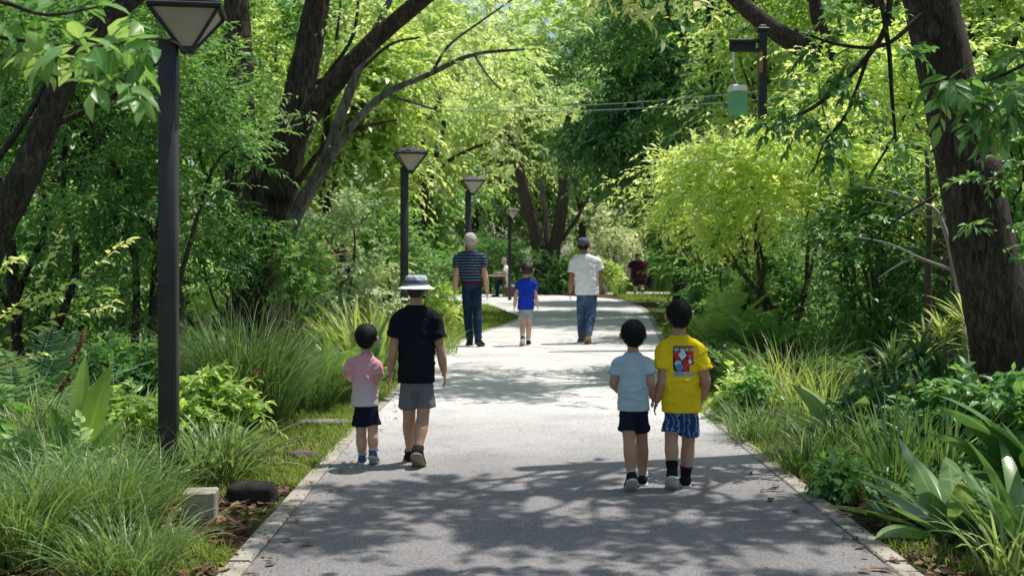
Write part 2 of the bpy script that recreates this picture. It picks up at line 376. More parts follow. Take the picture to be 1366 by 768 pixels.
def asphalt():
    m, nt, N, Lk = new_mat('fine grey asphalt')
    a = noise_n(N, Lk, 1.1, 6, .65); b = noise_n(N, Lk, 72, 3, .8)
    tc = N.new('ShaderNodeTexCoord'); v = nd(N, 'ShaderNodeTexVoronoi'); v.inputs['Scale'].default_value = 95; Lk.new(tc.outputs['Object'], v.inputs['Vector'])
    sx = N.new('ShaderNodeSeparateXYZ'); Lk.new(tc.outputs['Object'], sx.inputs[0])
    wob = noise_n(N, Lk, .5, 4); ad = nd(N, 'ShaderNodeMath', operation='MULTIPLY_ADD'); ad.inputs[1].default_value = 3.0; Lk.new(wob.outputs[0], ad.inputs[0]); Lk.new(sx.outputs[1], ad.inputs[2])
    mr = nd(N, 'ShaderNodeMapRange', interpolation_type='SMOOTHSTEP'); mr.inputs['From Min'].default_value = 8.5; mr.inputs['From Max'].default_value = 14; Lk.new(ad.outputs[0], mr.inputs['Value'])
    w1 = nd(N, 'ShaderNodeMix', data_type='RGBA'); Lk.new(mr.outputs[0], w1.inputs['Factor']); w1.inputs['A'].default_value = (.235, .222, .222, 1); w1.inputs['B'].default_value = (.64, .618, .60, 1)  # near stretch darkened as shaded, far stretch paled as sunlit, in the colour
    r1 = ramp(N, [(.28, (.74, .74, .75)), (.5, (1, 1, 1)), (.72, (1.1, 1.1, 1.09))]); Lk.new(a.outputs[0], r1.inputs[0])
    r2 = ramp(N, [(.3, (.45, .45, .47)), (.52, (1, 1, 1)), (.72, (1.25, 1.25, 1.23))]); Lk.new(b.outputs[0], r2.inputs[0])
    vr = ramp(N, [(0, (.76, .76, .76)), (1, (1.2, 1.2, 1.2))]); sc = N.new('ShaderNodeSeparateColor'); Lk.new(v.outputs['Color'], sc.inputs[0]); Lk.new(sc.outputs[0], vr.inputs[0])
    ck = nd(N, 'ShaderNodeTexVoronoi', feature='DISTANCE_TO_EDGE'); ck.inputs['Scale'].default_value = .42
    dn = noise_n(N, Lk, 2.2, 5); mxv = nd(N, 'ShaderNodeMix', data_type='RGBA'); mxv.inputs['Factor'].default_value = .22; Lk.new(tc.outputs['Object'], mxv.inputs['A']); Lk.new(dn.outputs['Color'], mxv.inputs['B']); Lk.new(mxv.outputs['Result'], ck.inputs['Vector'])
    cr = ramp(N, [(0, (.62, .62, .62)), (.004, (.8, .8, .8)), (.008, (1, 1, 1))]); Lk.new(ck.outputs['Distance'], cr.inputs[0])
    col = w1.outputs['Result']
    for o, f in ((r1, .9), (r2, .95), (vr, .8), (cr, .3)):
        mx = nd(N, 'ShaderNodeMix', data_type='RGBA', blend_type='MULTIPLY'); mx.inputs['Factor'].default_value = f; Lk.new(col, mx.inputs['A']); Lk.new(o.outputs[0], mx.inputs['B']); col = mx.outputs['Result']
    pb = N.new('ShaderNodeBsdfPrincipled'); pb.inputs['Roughness'].default_value = .85; pb.inputs['Specular IOR Level'].default_value = .25
    Lk.new(col, pb.inputs['Base Color'])
    bp = N.new('ShaderNodeBump'); bp.inputs['Strength'].default_value = .5; bp.inputs['Distance'].default_value = .005
    Lk.new(b.outputs[0], bp.inputs['Height']); Lk.new(bp.outputs[0], pb.inputs['Normal'])
    out = N.new('ShaderNodeOutputMaterial'); Lk.new(pb.outputs[0], out.inputs[0]); return m
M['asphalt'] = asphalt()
def soil():
    m, nt, N, Lk = new_mat('mulch and moss')
    a = noise_n(N, Lk, .55, 5, .6); b = noise_n(N, Lk, 28, 6, .7)
    r1 = ramp(N, [(.3, (.035, .022, .014)), (.5, (.085, .055, .036)), (.72, (.2, .14, .095))]); Lk.new(b.outputs[0], r1.inputs[0])
    r2 = ramp(N, [(.3, (.028, .05, .012)), (.7, (.075, .12, .025))]); Lk.new(b.outputs[0], r2.inputs[0])
    f = ramp(N, [(.46, (0, 0, 0)), (.6, (1, 1, 1))]); Lk.new(a.outputs[0], f.inputs[0])
    mx = nd(N, 'ShaderNodeMix', data_type='RGBA'); Lk.new(f.outputs[0], mx.inputs['Factor']); Lk.new(r1.outputs[0], mx.inputs['A']); Lk.new(r2.outputs[0], mx.inputs['B'])
    pb = N.new('ShaderNodeBsdfPrincipled'); pb.inputs['Roughness'].default_value = .95; pb.inputs['Specular IOR Level'].default_value = .1
    Lk.new(mx.outputs['Result'], pb.inputs['Base Color'])
    bp = N.new('ShaderNodeBump'); bp.inputs['Strength'].default_value = .9; bp.inputs['Distance'].default_value = .03
    Lk.new(b.outputs[0], bp.inputs['Height']); Lk.new(bp.outputs[0], pb.inputs['Normal'])
    out = N.new('ShaderNodeOutputMaterial'); Lk.new(pb.outputs[0], out.inputs[0]); return m
M['soil'] = soil()

# cloth: kinds 'plain', 'stripes', 'ombre', 'squiggle', 'denim'
def cloth(name, c, kind='plain', c2=None, z0=0, z1=1):
    m, nt, N, Lk = new_mat(name)
    nz = noise_n(N, Lk, 7, 4)
    r = ramp(N, [(.3, [x * .86 for x in c]), (.7, [min(1, x * 1.1) for x in c])]); Lk.new(nz.outputs[0], r.inputs[0])
    col = r.outputs[0]
    def mixin(fac, c2):
        mx = nd(N, 'ShaderNodeMix', data_type='RGBA'); Lk.new(fac, mx.inputs['Factor']); Lk.new(col, mx.inputs['A']); mx.inputs['B'].default_value = rgba(c2)
        return mx.outputs['Result']
    if kind == 'stripes':
        tc = N.new('ShaderNodeTexCoord'); sx = N.new('ShaderNodeSeparateXYZ'); Lk.new(tc.outputs['Object'], sx.inputs[0])
        n2 = noise_n(N, Lk, 9, 2)
        ma = nd(N, 'ShaderNodeMath', operation='MULTIPLY_ADD'); ma.inputs[1].default_value = .012; Lk.new(n2.outputs[0], ma.inputs[0]); Lk.new(sx.outputs[2], ma.inputs[2])
        md = nd(N, 'ShaderNodeMath', operation='MODULO'); md.inputs[1].default_value = .047; Lk.new(ma.outputs[0], md.inputs[0])
        f = ramp(N, [(0, (0, 0, 0)), (.0345, (0, 0, 0)), (.036, (1, 1, 1)), (.046, (1, 1, 1))]); Lk.new(md.outputs[0], f.inputs[0]); col = mixin(f.outputs[0], c2)
    elif kind == 'ombre':
        tc = N.new('ShaderNodeTexCoord'); sx = N.new('ShaderNodeSeparateXYZ'); Lk.new(tc.outputs['Object'], sx.inputs[0])
        mr = nd(N, 'ShaderNodeMapRange', interpolation_type='SMOOTHSTEP'); mr.inputs['From Min'].default_value = z0; mr.inputs['From Max'].default_value = z1
        mr.inputs['To Min'].default_value = 1; mr.inputs['To Max'].default_value = 0
        Lk.new(sx.outputs[2], mr.inputs['Value']); col = mixin(mr.outputs[0], c2)
    elif kind == 'squiggle':
        tc = N.new('ShaderNodeTexCoord'); wv = N.new('ShaderNodeTexWave'); wv.inputs['Scale'].default_value = 9; wv.inputs['Distortion'].default_value = 9; wv.inputs['Detail'].default_value = 2; wv.inputs['Detail Scale'].default_value = 2.2
        Lk.new(tc.outputs['Object'], wv.inputs['Vector'])
        f = ramp(N, [(.74, (0, 0, 0)), (.84, (1, 1, 1))]); Lk.new(wv.outputs['Fac'], f.inputs[0]); col = mixin(f.outputs[0], c2)
    elif kind == 'denim':
        n3 = noise_n(N, Lk, 5, 2); f = ramp(N, [(.48, (0, 0, 0)), (.72, (1, 1, 1))]); Lk.new(n3.outputs[0], f.inputs[0]); col = mixin(f.outputs[0], c2)
    pb = N.new('ShaderNodeBsdfPrincipled'); pb.inputs['Roughness'].default_value = .88; pb.inputs['Specular IOR Level'].default_value = .15
    Lk.new(col, pb.inputs['Base Color'])
    nb = noise_n(N, Lk, 16, 3, .5, 'Object', (1, 1, .5), .8)
    b = N.new('ShaderNodeBump'); b.inputs['Strength'].default_value = .8; b.inputs['Distance'].default_value = .02
    Lk.new(nb.outputs[0], b.inputs['Height']); Lk.new(b.outputs[0], pb.inputs['Normal'])
    out = N.new('ShaderNodeOutputMaterial'); Lk.new(pb.outputs[0], out.inputs[0]); return m
def skin(name, c):
    m, nt, N, Lk = new_mat(name)
    nz = noise_n(N, Lk, 14, 4); r = ramp(N, [(.3, [c[0] * .88, c[1] * .84, c[2] * .82]), (.7, [min(1, x * 1.06) for x in c])]); Lk.new(nz.outputs[0], r.inputs[0])
    at = nd(N, 'ShaderNodeAttribute', attribute_name='lv'); sp = N.new('ShaderNodeSeparateXYZ'); Lk.new(at.outputs['Vector'], sp.inputs[0])
    f = ramp(N, [(.5, (0, 0, 0)), (.55, (.6, .6, .6)), (.8, (.6, .6, .6)), (.95, (1, 1, 1))]); Lk.new(sp.outputs[0], f.inputs[0])
    pc = ramp(N, [(.6, (.32, .1, .09)), (.8, (.02, .015, .012))]); pc.color_ramp.interpolation = 'CONSTANT'; Lk.new(sp.outputs[0], pc.inputs[0])
    mx = nd(N, 'ShaderNodeMix', data_type='RGBA'); Lk.new(f.outputs[0], mx.inputs['Factor']); Lk.new(r.outputs[0], mx.inputs['A']); Lk.new(pc.outputs[0], mx.inputs['B'])
    pb = N.new('ShaderNodeBsdfPrincipled'); pb.inputs['Roughness'].default_value = .5; pb.inputs['Specular IOR Level'].default_value = .35
    pb.inputs['Subsurface Weight'].default_value = .12; pb.inputs['Subsurface Radius'].default_value = (.5, .2, .1); pb.inputs['Subsurface Scale'].default_value = .012
    Lk.new(mx.outputs['Result'], pb.inputs['Base Color'])
    out = N.new('ShaderNodeOutputMaterial'); Lk.new(pb.outputs[0], out.inputs[0]); return m
def painted(name):
    m, nt, N, Lk = new_mat(name)
    at = nd(N, 'ShaderNodeAttribute', attribute_name='lv')
    pb = N.new('ShaderNodeBsdfPrincipled'); pb.inputs['Roughness'].default_value = .75; Lk.new(at.outputs['Vector'], pb.inputs['Base Color'])
    out = N.new('ShaderNodeOutputMaterial'); Lk.new(pb.outputs[0], out.inputs[0]); return m
M['print'] = painted('shirt print ink')
M['hair_black'] = surf_mat('black hair', (.004, .0035, .003), (.014, .011, .01), 30, .6, .25, .4, 90, (1, 1, .35))
M['hair_brown'] = surf_mat('brown hair', (.02, .013, .009), (.06, .04, .028), 30, .5, .4, .6, 90, (1, 1, .35))
M['hair_grey'] = surf_mat('grey white hair', (.42, .39, .35), (.62, .59, .54), 30, .6, .3, .6, 90, (1, 1, .35))
M['sole_white'] = surf_mat('white rubber sole', (.5, .48, .45), (.65, .63, .6), 20, .7, .3, .1)
M['sole_tan'] = surf_mat('tan gum sole', (.22, .15, .1), (.34, .26, .2), 20, .7, .3, .1)
M['sole_dark'] = surf_mat('dark rubber sole', (.04, .035, .03), (.08, .07, .06), 20, .8, .2, .1)
# ------------------------------------------------------------------ people
def skinned(shapes, voxel, smooth, wr=0.0, wscale=(10, 10, 5), seed=0, keep=None, fold=None):
    """union of closed shapes -> one continuous surface (V, [tris/quads])"""
    b = Buf()
    for V, fs in shapes: b.add(V, fs)
    o = b.build('tmp_shape', [])
    m = o.modifiers.new('r', 'REMESH'); m.mode = 'VOXEL'; m.voxel_size = voxel; m.adaptivity = 0
    if smooth:
        m = o.modifiers.new('s', 'SMOOTH'); m.factor = .5; m.iterations = smooth
    dg = bpy.context.evaluated_depsgraph_get(); dg.update()
    me = bpy.data.meshes.new_from_object(o.evaluated_get(dg))
    n = len(me.vertices); V = np.empty(n * 3, np.float32); me.vertices.foreach_get('co', V); V = V.reshape(-1, 3).astype(float)
    Nn = np.empty(n * 3, np.float32); me.vertices.foreach_get('normal', Nn); Nn = Nn.reshape(-1, 3).astype(float)
    nf = len(me.polygons); tot = np.empty(nf, np.int32); me.polygons.foreach_get('loop_total', tot)
    lp = np.empty(len(me.loops), np.int32); me.loops.foreach_get('vertex_index', lp)
    st = np.concatenate([[0], np.cumsum(tot)[:-1]])
    fs = [lp[st[tot == k][:, None] + np.arange(k)] for k in (3, 4) if (tot == k).any()]
    bpy.data.objects.remove(o); bpy.data.meshes.remove(me)
    if wr:
        ws = np.array(wscale)
        d = np.array([mnoise.noise(Vector(v * ws + seed)) + .5 * mnoise.noise(Vector(v * ws * 2.3 + seed + 5)) for v in V])
        rg = np.array([abs(mnoise.noise(Vector((v[0] * 7 + v[2] * 5, v[1] * 7, v[2] * 13 - v[0] * 6)) + Vector((seed, 0, 2)))) for v in V])
        d = .55 * d + 1.5 * np.clip(.16 - rg, -.1, .16) / .16 * .5      # soft waves with sharper creases between them
        if fold is not None: d = d * fold(V)
        V = V + Nn * (d * wr)[:, None]
    if keep is not None:
        ok = keep(V); mp = np.cumsum(ok) - 1
        fs = [mp[f[ok[f].all(1)]] for f in fs]; V = V[ok]
    return V, fs
def limb(pts, radii, sides=14, m=5, ends=(True, True)):
    Q = smooth_path(np.concatenate([np.asarray(pts, float), np.asarray(radii, float)[:, None]], 1), m)
    P, r = list(Q[:, :3]), list(Q[:, 3])
    a = unit(P[0] - P[1]); b = unit(P[-1] - P[-2])
    if ends[0]:
        for k, c in ((.45, .89), (.8, .6), (.97, .24)): P.insert(0, Q[0, :3] + a * Q[0, 3] * k); r.insert(0, Q[0, 3] * c)
    if ends[1]:
        for k, c in ((.45, .89), (.8, .6), (.97, .24)): P.append(Q[-1, :3] + b * Q[-1, 3] * k); r.append(Q[-1, 3] * c)
    return tube(np.array(P), np.array(r), sides)
def hand(wr, d, side, k, curl=.35, fwd=None):
    """palm, four unequal bent fingers and a thumb; d = direction of the forearm, side +1 right / -1 left, k = scale"""
    d = unit(d); f = np.array([0, 1.0, 0]) if fwd is None else np.asarray(fwd, float)
    f = unit(f - d * (f @ d)); med = np.cross(d, f); med = med * np.sign(med[0] * -side if abs(med[0]) > .05 else 1)
    out = [loft([(wr - d * .012 * k, f * .02 * k, med * .016 * k), (wr + d * .015 * k, f * .026 * k, med * .015 * k), (wr + d * .05 * k, f * .04 * k, med * .014 * k),
                 (wr + d * .085 * k, f * .04 * k, med * .012 * k), (wr + d * .097 * k, f * .034 * k, med * .008 * k)], 14)]
    for i, (off, L) in enumerate(((.030, .070), (.0105, .078), (-.0095, .072), (-.0285, .056))):
        p = wr + d * .078 * k + f * off * k; a = curl * (.9 + .12 * i); pts = [p - d * .02 * k]
        q = p + d * .012 * k; pts.append(q)
        for s, w in ((.42, .35), (.33, 1.0), (.25, 1.7)):
            q = q + (d * math.cos(a * w) + med * math.sin(a * w) + f * off * 1.2) * L * s * k; pts.append(q)
        out.append(limb(pts, np.array([.0082, .0084, .0078, .0072, .006]) * k, 8, 3))
    p = wr + d * .022 * k + f * .022 * k
    out.append(limb([p, p + (d * .02 + f * .018 + med * .008) * k, p + (d * .045 + f * .03 + med * .018) * k, p + (d * .068 + f * .032 + med * .026) * k], np.array([.0125, .0115, .009, .0072]) * k, 8, 3))
    return out
def shoe(ank, L, pitch, yaw, w, part):
    """lofted from heel to toe; returns the upper or the sole"""
    t = np.array([0, .06, .18, .36, .55, .72, .88, .97, 1.0])
    hw = np.array([.42, .74, .86, .80, .88, 1.0, .86, .55, .2]) * w / 2
    hh = np.array([.62, .95, 1.0, .92, .70, .54, .43, .33, .2]) * L * .33
    th = L * .085
    rings = []
    for i in range(len(t)):
        y = (t[i] - .24) * L
        z0 = (0.10 * L * max(0, t[i] - .78) ** 1.4 * 2.2)
        if part == 'sole': rings.append(((0, y * 1.03, z0 + th / 2), (hw[i] * 1.07 + .001, 0, 0), (0, 0, th / 2)))
        else: rings.append(((0, y, z0 + th * .7 + hh[i] / 2), (hw[i], 0, 0), (0, 0, hh[i] / 2)))
    V, fs = loft(rings, 16, True, 2.6 if part == 'sole' else 2.3)
    a = -pitch; ca, sa = math.cos(a), math.sin(a)      # heel lifts, toes stay down
    z = V[:, 2] - .30 * L; y = V[:, 1]
    V = np.stack([V[:, 0], y * ca - z * sa, y * sa + z * ca], -1)
    cy, sy = math.cos(yaw), math.sin(yaw)
    V = np.stack([V[:, 0] * cy - V[:, 1] * sy, V[:, 0] * sy + V[:, 1] * cy, V[:, 2]], -1)
    return V, fs
def make_person(label, base, J, S, group='people out walking on the path', rz=0.0):
    root = thing('person', label, 'person', base, group, rz)
    v = S.get('voxel', .006); H = S['H']; k = S.get('hand', H / 1.75)
    lr = (0, 1); X = np.array([1.0, 0, 0]); Y = np.array([0, 1.0, 0]); Z = np.array([0, 0, 1.0])
    hc, hw, hh = J['head'], S['hw'], S['hh']
    sh, el, wr, hip, kn, an = (J[q] for q in ('sh', 'el', 'wr', 'hip', 'kn', 'an'))
    ra, rl = S['ra'], S['rl']
    neck = J['neck']; smid = (sh[0] + sh[1]) / 2; hmid = (hip[0] + hip[1]) / 2
    hs_ = abs(sh[1][0] - sh[0][0]) / 2; hp = abs(hip[1][0] - hip[0][0]) / 2
    # ---- body
    b = []
    a0 = hp + rl[0] * .72
    b.append(loft([(hmid - Z * rl[0] * .9, X * a0 * .75, Y * a0 * .55), (hmid, X * a0, Y * a0 * .72), (hmid * .6 + smid * .4, X * a0 * .84, Y * a0 * .6),
                   (hmid * .25 + smid * .75, X * hs_ * .9, Y * hs_ * .5), (smid - Z * S['sr'] * .4, X * hs_ * .8, Y * hs_ * .42), (smid + Z * (neck[2] - smid[2]) * .3, X * hs_ * .45, Y * hs_ * .34),
                   (neck, X * S['nk'], Y * S['nk'])], 20))
    b.append(limb([smid + Z * .0, neck, neck * .4 + hc * .6 + Y * .01], [S['nk'] * 1.15, S['nk'], S['nk'] * .95], 14))
    b.append(ellipsoid(hc + np.array([0, -.03 * hw, .17 * hh]), (hw * .97, hw * 1.2, hh * .83)))
    b.append(ellipsoid(hc + np.array([0, .36 * hw, -.28 * hh]), (.70 * hw, .74 * hw, .68 * hh)))
    b.append(loft([(hc + np.array([0, 1.0 * hw, .12 * hh]), X * .08 * hw, Y * .12 * hw), (hc + np.array([0, 1.12 * hw, -.12 * hh]), X * .13 * hw, Y * .18 * hw), (hc + np.array([0, 1.1 * hw, -.22 * hh]), X * .16 * hw, Y * .12 * hw)], 8))
    b.append(ellipsoid(hc + np.array([0, .98 * hw, -.48 * hh]), (.26 * hw, .14 * hw, .07 * hh)))
    for s in (-1, 1): b.append(ellipsoid(hc + np.array([s * 1.07 * hw, -.04 * hw, -.12 * hh]), (.13 * hw, .24 * hw, .28 * hh), 12, 8))
    for i in lr:
        s = (-1, 1)[i]
        dn = Z * S['sr'] * .25
        b.append(limb([sh[i] - X * s * .03 - dn, sh[i] - dn, (sh[i] + el[i]) / 2, el[i], el[i] * .65 + wr[i] * .35, wr[i]], [ra[0] * .72, ra[0] * .8, ra[0] * .88, ra[1], ra[1] * 1.04, ra[2]]))
        b += hand(wr[i], wr[i] - el[i], s, k, S.get('curl', .4), J.get('hf', (None, None))[i])
        calf = kn[i] * .68 + an[i] * .32 - Y * rl[1] * .18
        b.append(limb([hip[i], hip[i] * .5 + kn[i] * .5, kn[i], calf, kn[i] * .3 + an[i] * .7, an[i], an[i] - Z * .02], [rl[0] * .88, rl[0] * .8, rl[1], rl[1] * 1.08, rl[2] * 1.25, rl[2], rl[2]]))
    V, fs = skinned(b, S.get('bv', v * .8), 2)
    A = np.tile([.2, .5, 0], (len(V), 1)); q = (V - hc)
    for s in (-1, 1): A[(q[:, 1] > .55 * hw) & (np.abs(q[:, 0] - s * .34 * hw) < .13 * hw) & (np.abs(q[:, 2] - .02 * hh) < .055 * hh), 0] = 1.0
    A[(q[:, 1] > .85 * hw) & (np.abs(q[:, 0]) < .26 * hw) & (np.abs(q[:, 2] + .48 * hh) < .06 * hh), 0] = .7
    bb = Buf(); bb.add(V, fs, A); bb.build('body', M[S['skin']], root)
    # ---- hair
    if S.get('hair'):
        g = S.get('hs', 1.0)
        hb = [ellipsoid(hc + np.array([0, -.14 * hw, .2 * hh]), (1.02 * hw * g, 1.16 * hw * g, .87 * hh * g), 20, 14), ellipsoid(hc + np.array([0, -.52 * hw, -.18 * hh]), (.86 * hw * g, .66 * hw * g, .66 * hh), 16, 10)]
        low = S.get('nape', -.62) - .1
        def keep(V):
            q = V - hc; y = q[:, 1] / hw
            line = np.interp(y, [-.35, -.05, .25, .6, 1.2], [low, -.12, -.05, .5, .62]) * hh
            return q[:, 2] > line
        V, fs = skinned(hb, v, 1, hw * .05, (70, 70, 26), 3, keep)
        bb = Buf(); bb.add(V, fs)
        rs = np.random.RandomState(S.get('seed', 1)); ns = S.get('strands', 2600 if not S.get('hat') else 3)      # short locks lying over the scalp
        iv = rs.randint(0, len(V), ns); Pn = V[iv]; nn = unit(Pn - hc - np.array([0, -.1 * hw, .1 * hh])); top = np.array([0, -.35, 1.0])
        tg = np.array([0, -.25, -1.0]) + rs.normal(size=(ns, 3)) * .35; near_top = np.clip(nn @ unit(top) - .75, 0, 1)[:, None] * 4
        tg = tg + near_top * unit(np.stack([nn[:, 0], nn[:, 1] + .3, np.zeros(ns)], -1) + 1e-3); tg = unit(tg - nn * np.sum(tg * nn, 1, keepdims=True))
        leaves(bb, Pn - nn * .002, tg + nn * rs.uniform(.0, .16, (ns, 1)), nn, hw * rs.uniform(.25, .5, ns), hw * .045, rs.rand(ns), False); bb.build('hair', M[S['hair']], root)
    # ---- shirt
    hx, hz, hd = J['hem']           # half-width, z, depth ratio ; centre x from J['hemc']
    hcx = J['hemc']
    sw = hs_ + S['sr'] * .35
    at = smid - Z * (S['sr'] * 1.0)
    sl = []
    for i in lr:        # sleeves follow the upper arms
        e = J['slv'][i]; tq = min(1.0, (sh[i][2] - e[2]) / max(.02, sh[i][2] - el[i][2]))
        sl.append(sh[i] + (el[i] - sh[i]) * tq + X * (-1, 1)[i] * S['sr'] * .1)
    r_ = [(np.array([hcx[0], hcx[1], hz]), X * hx, Y * hx * hd), (np.array([hcx[0], hcx[1], hz + .012]), X * hx, Y * hx * hd)]
    mid = np.array([(hcx[0] * .5 + at[0] * .5), hcx[1] * .5 + at[1] * .5, hz * .55 + at[2] * .45])
    r_ += [(mid, X * (hx * .5 + sw * .5) * S.get('waist', .97), Y * (hx * .5 + sw * .5) * hd * .97), (at - Z * .02, X * sw, Y * sw * .58), (smid + Z * S['sr'] * .3, X * sw * .97, Y * sw * .5),
           (smid * .45 + neck * .55 + Z * S['sr'] * .18, X * sw * .62, Y * sw * .44), (neck - Z * S['nk'] * .05, X * S['nk'] * 1.36, Y * S['nk'] * 1.4)]
    # smooth the profile
    prof = np.array([np.concatenate([c, [u[0], w[1]]]) for c, u, w in r_]); prof = np.concatenate([prof[:1], smooth_path(prof[1:], 5)])
    tb = [loft([(p[:3], X * p[3], Y * p[4]) for p in prof], 28)]
    for i in lr:
        s = (-1, 1)[i]; e = sl[i]
        top = sh[i] + Z * .0 - X * s * S['sr'] * .5
        tb.append(limb([top, sh[i] * .75 + e * .25 + Z * .004, e * .5 + sh[i] * .5, e], [S['sr'] * .9, S['sr'] * 1.0, S['sr'] * 1.0, S['sr'] * S.get('flare', 1.12)], 16, 4, (True, False)))
    V, fs = skinned(tb, v, S.get('ssm', 4), S.get('wr', .0085), seed=S.get('seed', 1), fold=lambda V: np.clip((neck[2] - V[:, 2]) / .25, .25, 1) * np.clip((V[:, 2] - hz) / .12, .12, 1))
    bb = Buf(); bb.add(V, fs); sho = bb.build(S.get('topname', 't_shirt'), M[S['shirt']], root)
    shirt_mesh = (V, fs)
    # ---- shorts or trousers
    pb = []; wz = hz + S.get('rise', .05)
    wa = hx * S.get('wst', .86); cr = hmid - Z * rl[0] * .95
    pb.append(loft([(np.array([cr[0], cr[1], cr[2]]), X * a0 * .55, Y * a0 * .6), (np.array([hmid[0], hmid[1] - .01, hmid[2]]), X * min(a0 * 1.02, hx * .95), Y * min(a0 * .8, hx * hd * .92)), (np.array([hcx[0], hcx[1], wz]), X * wa, Y * wa * .66)], 22))
    for i in lr:
        hm, r1 = J['pleg'][i], S['pr']
        if S['bottom'] == 'trousers':
            calf = kn[i] * .6 + an[i] * .4 - Y * .012
            ah = an[i] + Z * S.get('cuff', .0)
            pb.append(limb([hip[i], hip[i] * .5 + kn[i] * .5, kn[i], calf, ah], [r1[0] * .86, r1[0] * .92, r1[1], r1[1] * .97, r1[2]], 16, 5, (True, False)))
        else:
            pb.append(limb([hip[i] + Z * .01, hip[i] * .5 + hm * .5, hm], [r1[0] * .84, (r1[0] * .9 + r1[1]) / 2, r1[1] * 1.13], 16, 5, (True, False)))
    V, fs = skinned(pb, v, 3, S.get('pwr', .0045), seed=S.get('seed', 1) + 9)
    bb = Buf(); bb.add(V, fs); bb.build(S['bottom'], M[S['pmat']], root)
    # ---- shoes, socks
    for i in lr:
        yaw, pitch = J['foot'][i]; L = S['shoe']
        bb = Buf(); bb.add(*shoe(an[i], L, pitch, yaw, L * .41, 'upper')); V = bb.v[0] + an[i]; bb.v[0] = V
        so = bb.build('shoe', M[S['shoemat']], root); BASE[so.name] = BASE[root.name]
        bb = Buf(); bb.add(*shoe(an[i], L, pitch, yaw, L * .41, 'sole')); bb.v[0] = bb.v[0] + an[i]
        bb.build('sole', M[S['solemat']], so)
        if S.get('sock'):
            top = an[i] * (1 - S['sockh']) + kn[i] * S['sockh']
            V, fs = limb([an[i] - Z * .02, an[i] + Z * .01, top], [rl[2] * 1.3, rl[2] * 1.14, rl[2] * 1.45], 12, 4, (True, False))
            bb = Buf(); bb.add(V, fs); bb.build('sock', M[S['sock']], root)
    # ---- hats
    if S.get('hat') == 'bucket':
        c = hc + Z * hh * .18
        cr_ = [(c + Z * hh * z - Y * .02, X * hw * a, Y * hw * a * 1.14) for z, a in ((0, 1.2), (.2, 1.18), (.42, 1.12), (.62, 1.06), (.72, .98), (.78, .8), (.8, .4))]
        bb = Buf(); bb.add(*loft(cr_, 28)); ho = bb.build('hat', M['hat_grey'], root); BASE[ho.name] = BASE[root.name]
        bb = Buf(); bb.add(*loft([(c + Z * hh * z - Y * .02, X * hw * a, Y * hw * a * 1.14) for z, a in ((.13, 1.205), (.17, 1.215), (.38, 1.155), (.41, 1.14))], 28, False)); bb.build('hat_band', M['hat_dark'], ho)
        bb = Buf(); bb.add(*loft([(c + Z * hh * z - Y * .02, X * hw * a, Y * hw * a * 1.12) for z, a in ((.02, 1.19), (-.08, 1.5), (-.22, 1.86), (-.25, 1.88), (-.24, 1.85), (-.11, 1.5), (-.03, 1.15))], 32, False)); bb.build('hat_brim', M['hat_white'], ho)
    elif S.get('hat') == 'cap':
        c = hc + Z * hh * .12
        cr_ = [(c + Z * hh * z - Y * .05 * hw, X * hw * a, Y * hw * a * 1.2) for z, a in ((-.08, 1.08), (.2, 1.09), (.5, 1.02), (.72, .84), (.86, .56), (.92, .2))]
        bb = Buf(); bb.add(*loft(cr_, 24)); ho = bb.build('cap', M['cap_grey'], root); BASE[ho.name] = BASE[root.name]
        a = np.linspace(-1.2, 1.2, 14); Vb = []
        for z in (0, .012):
            for q in a: Vb += [c + np.array([math.sin(q) * hw * 1.0, math.cos(q) * hw * 1.1, -.0 + z]), c + np.array([math.sin(q) * hw * .95, math.cos(q) * hw * 1.1 + hw * .85 * math.cos(q) ** .5, -.16 * hh + z])]
        n = len(a); f = []
        for i in range(n - 1):
            p, q = 2 * i, 2 * i + 2; f += [(p, p + 1, q + 1, q), (2 * n + p, 2 * n + q, 2 * n + q + 1, 2 * n + p + 1), (p + 1, 2 * n + p + 1, 2 * n + q + 1, q + 1)]
        bb = Buf(); bb.add(np.array(Vb), np.array(f)); bb.build('cap_peak', M['cap_grey'], ho)
    return root, sho, shirt_mesh

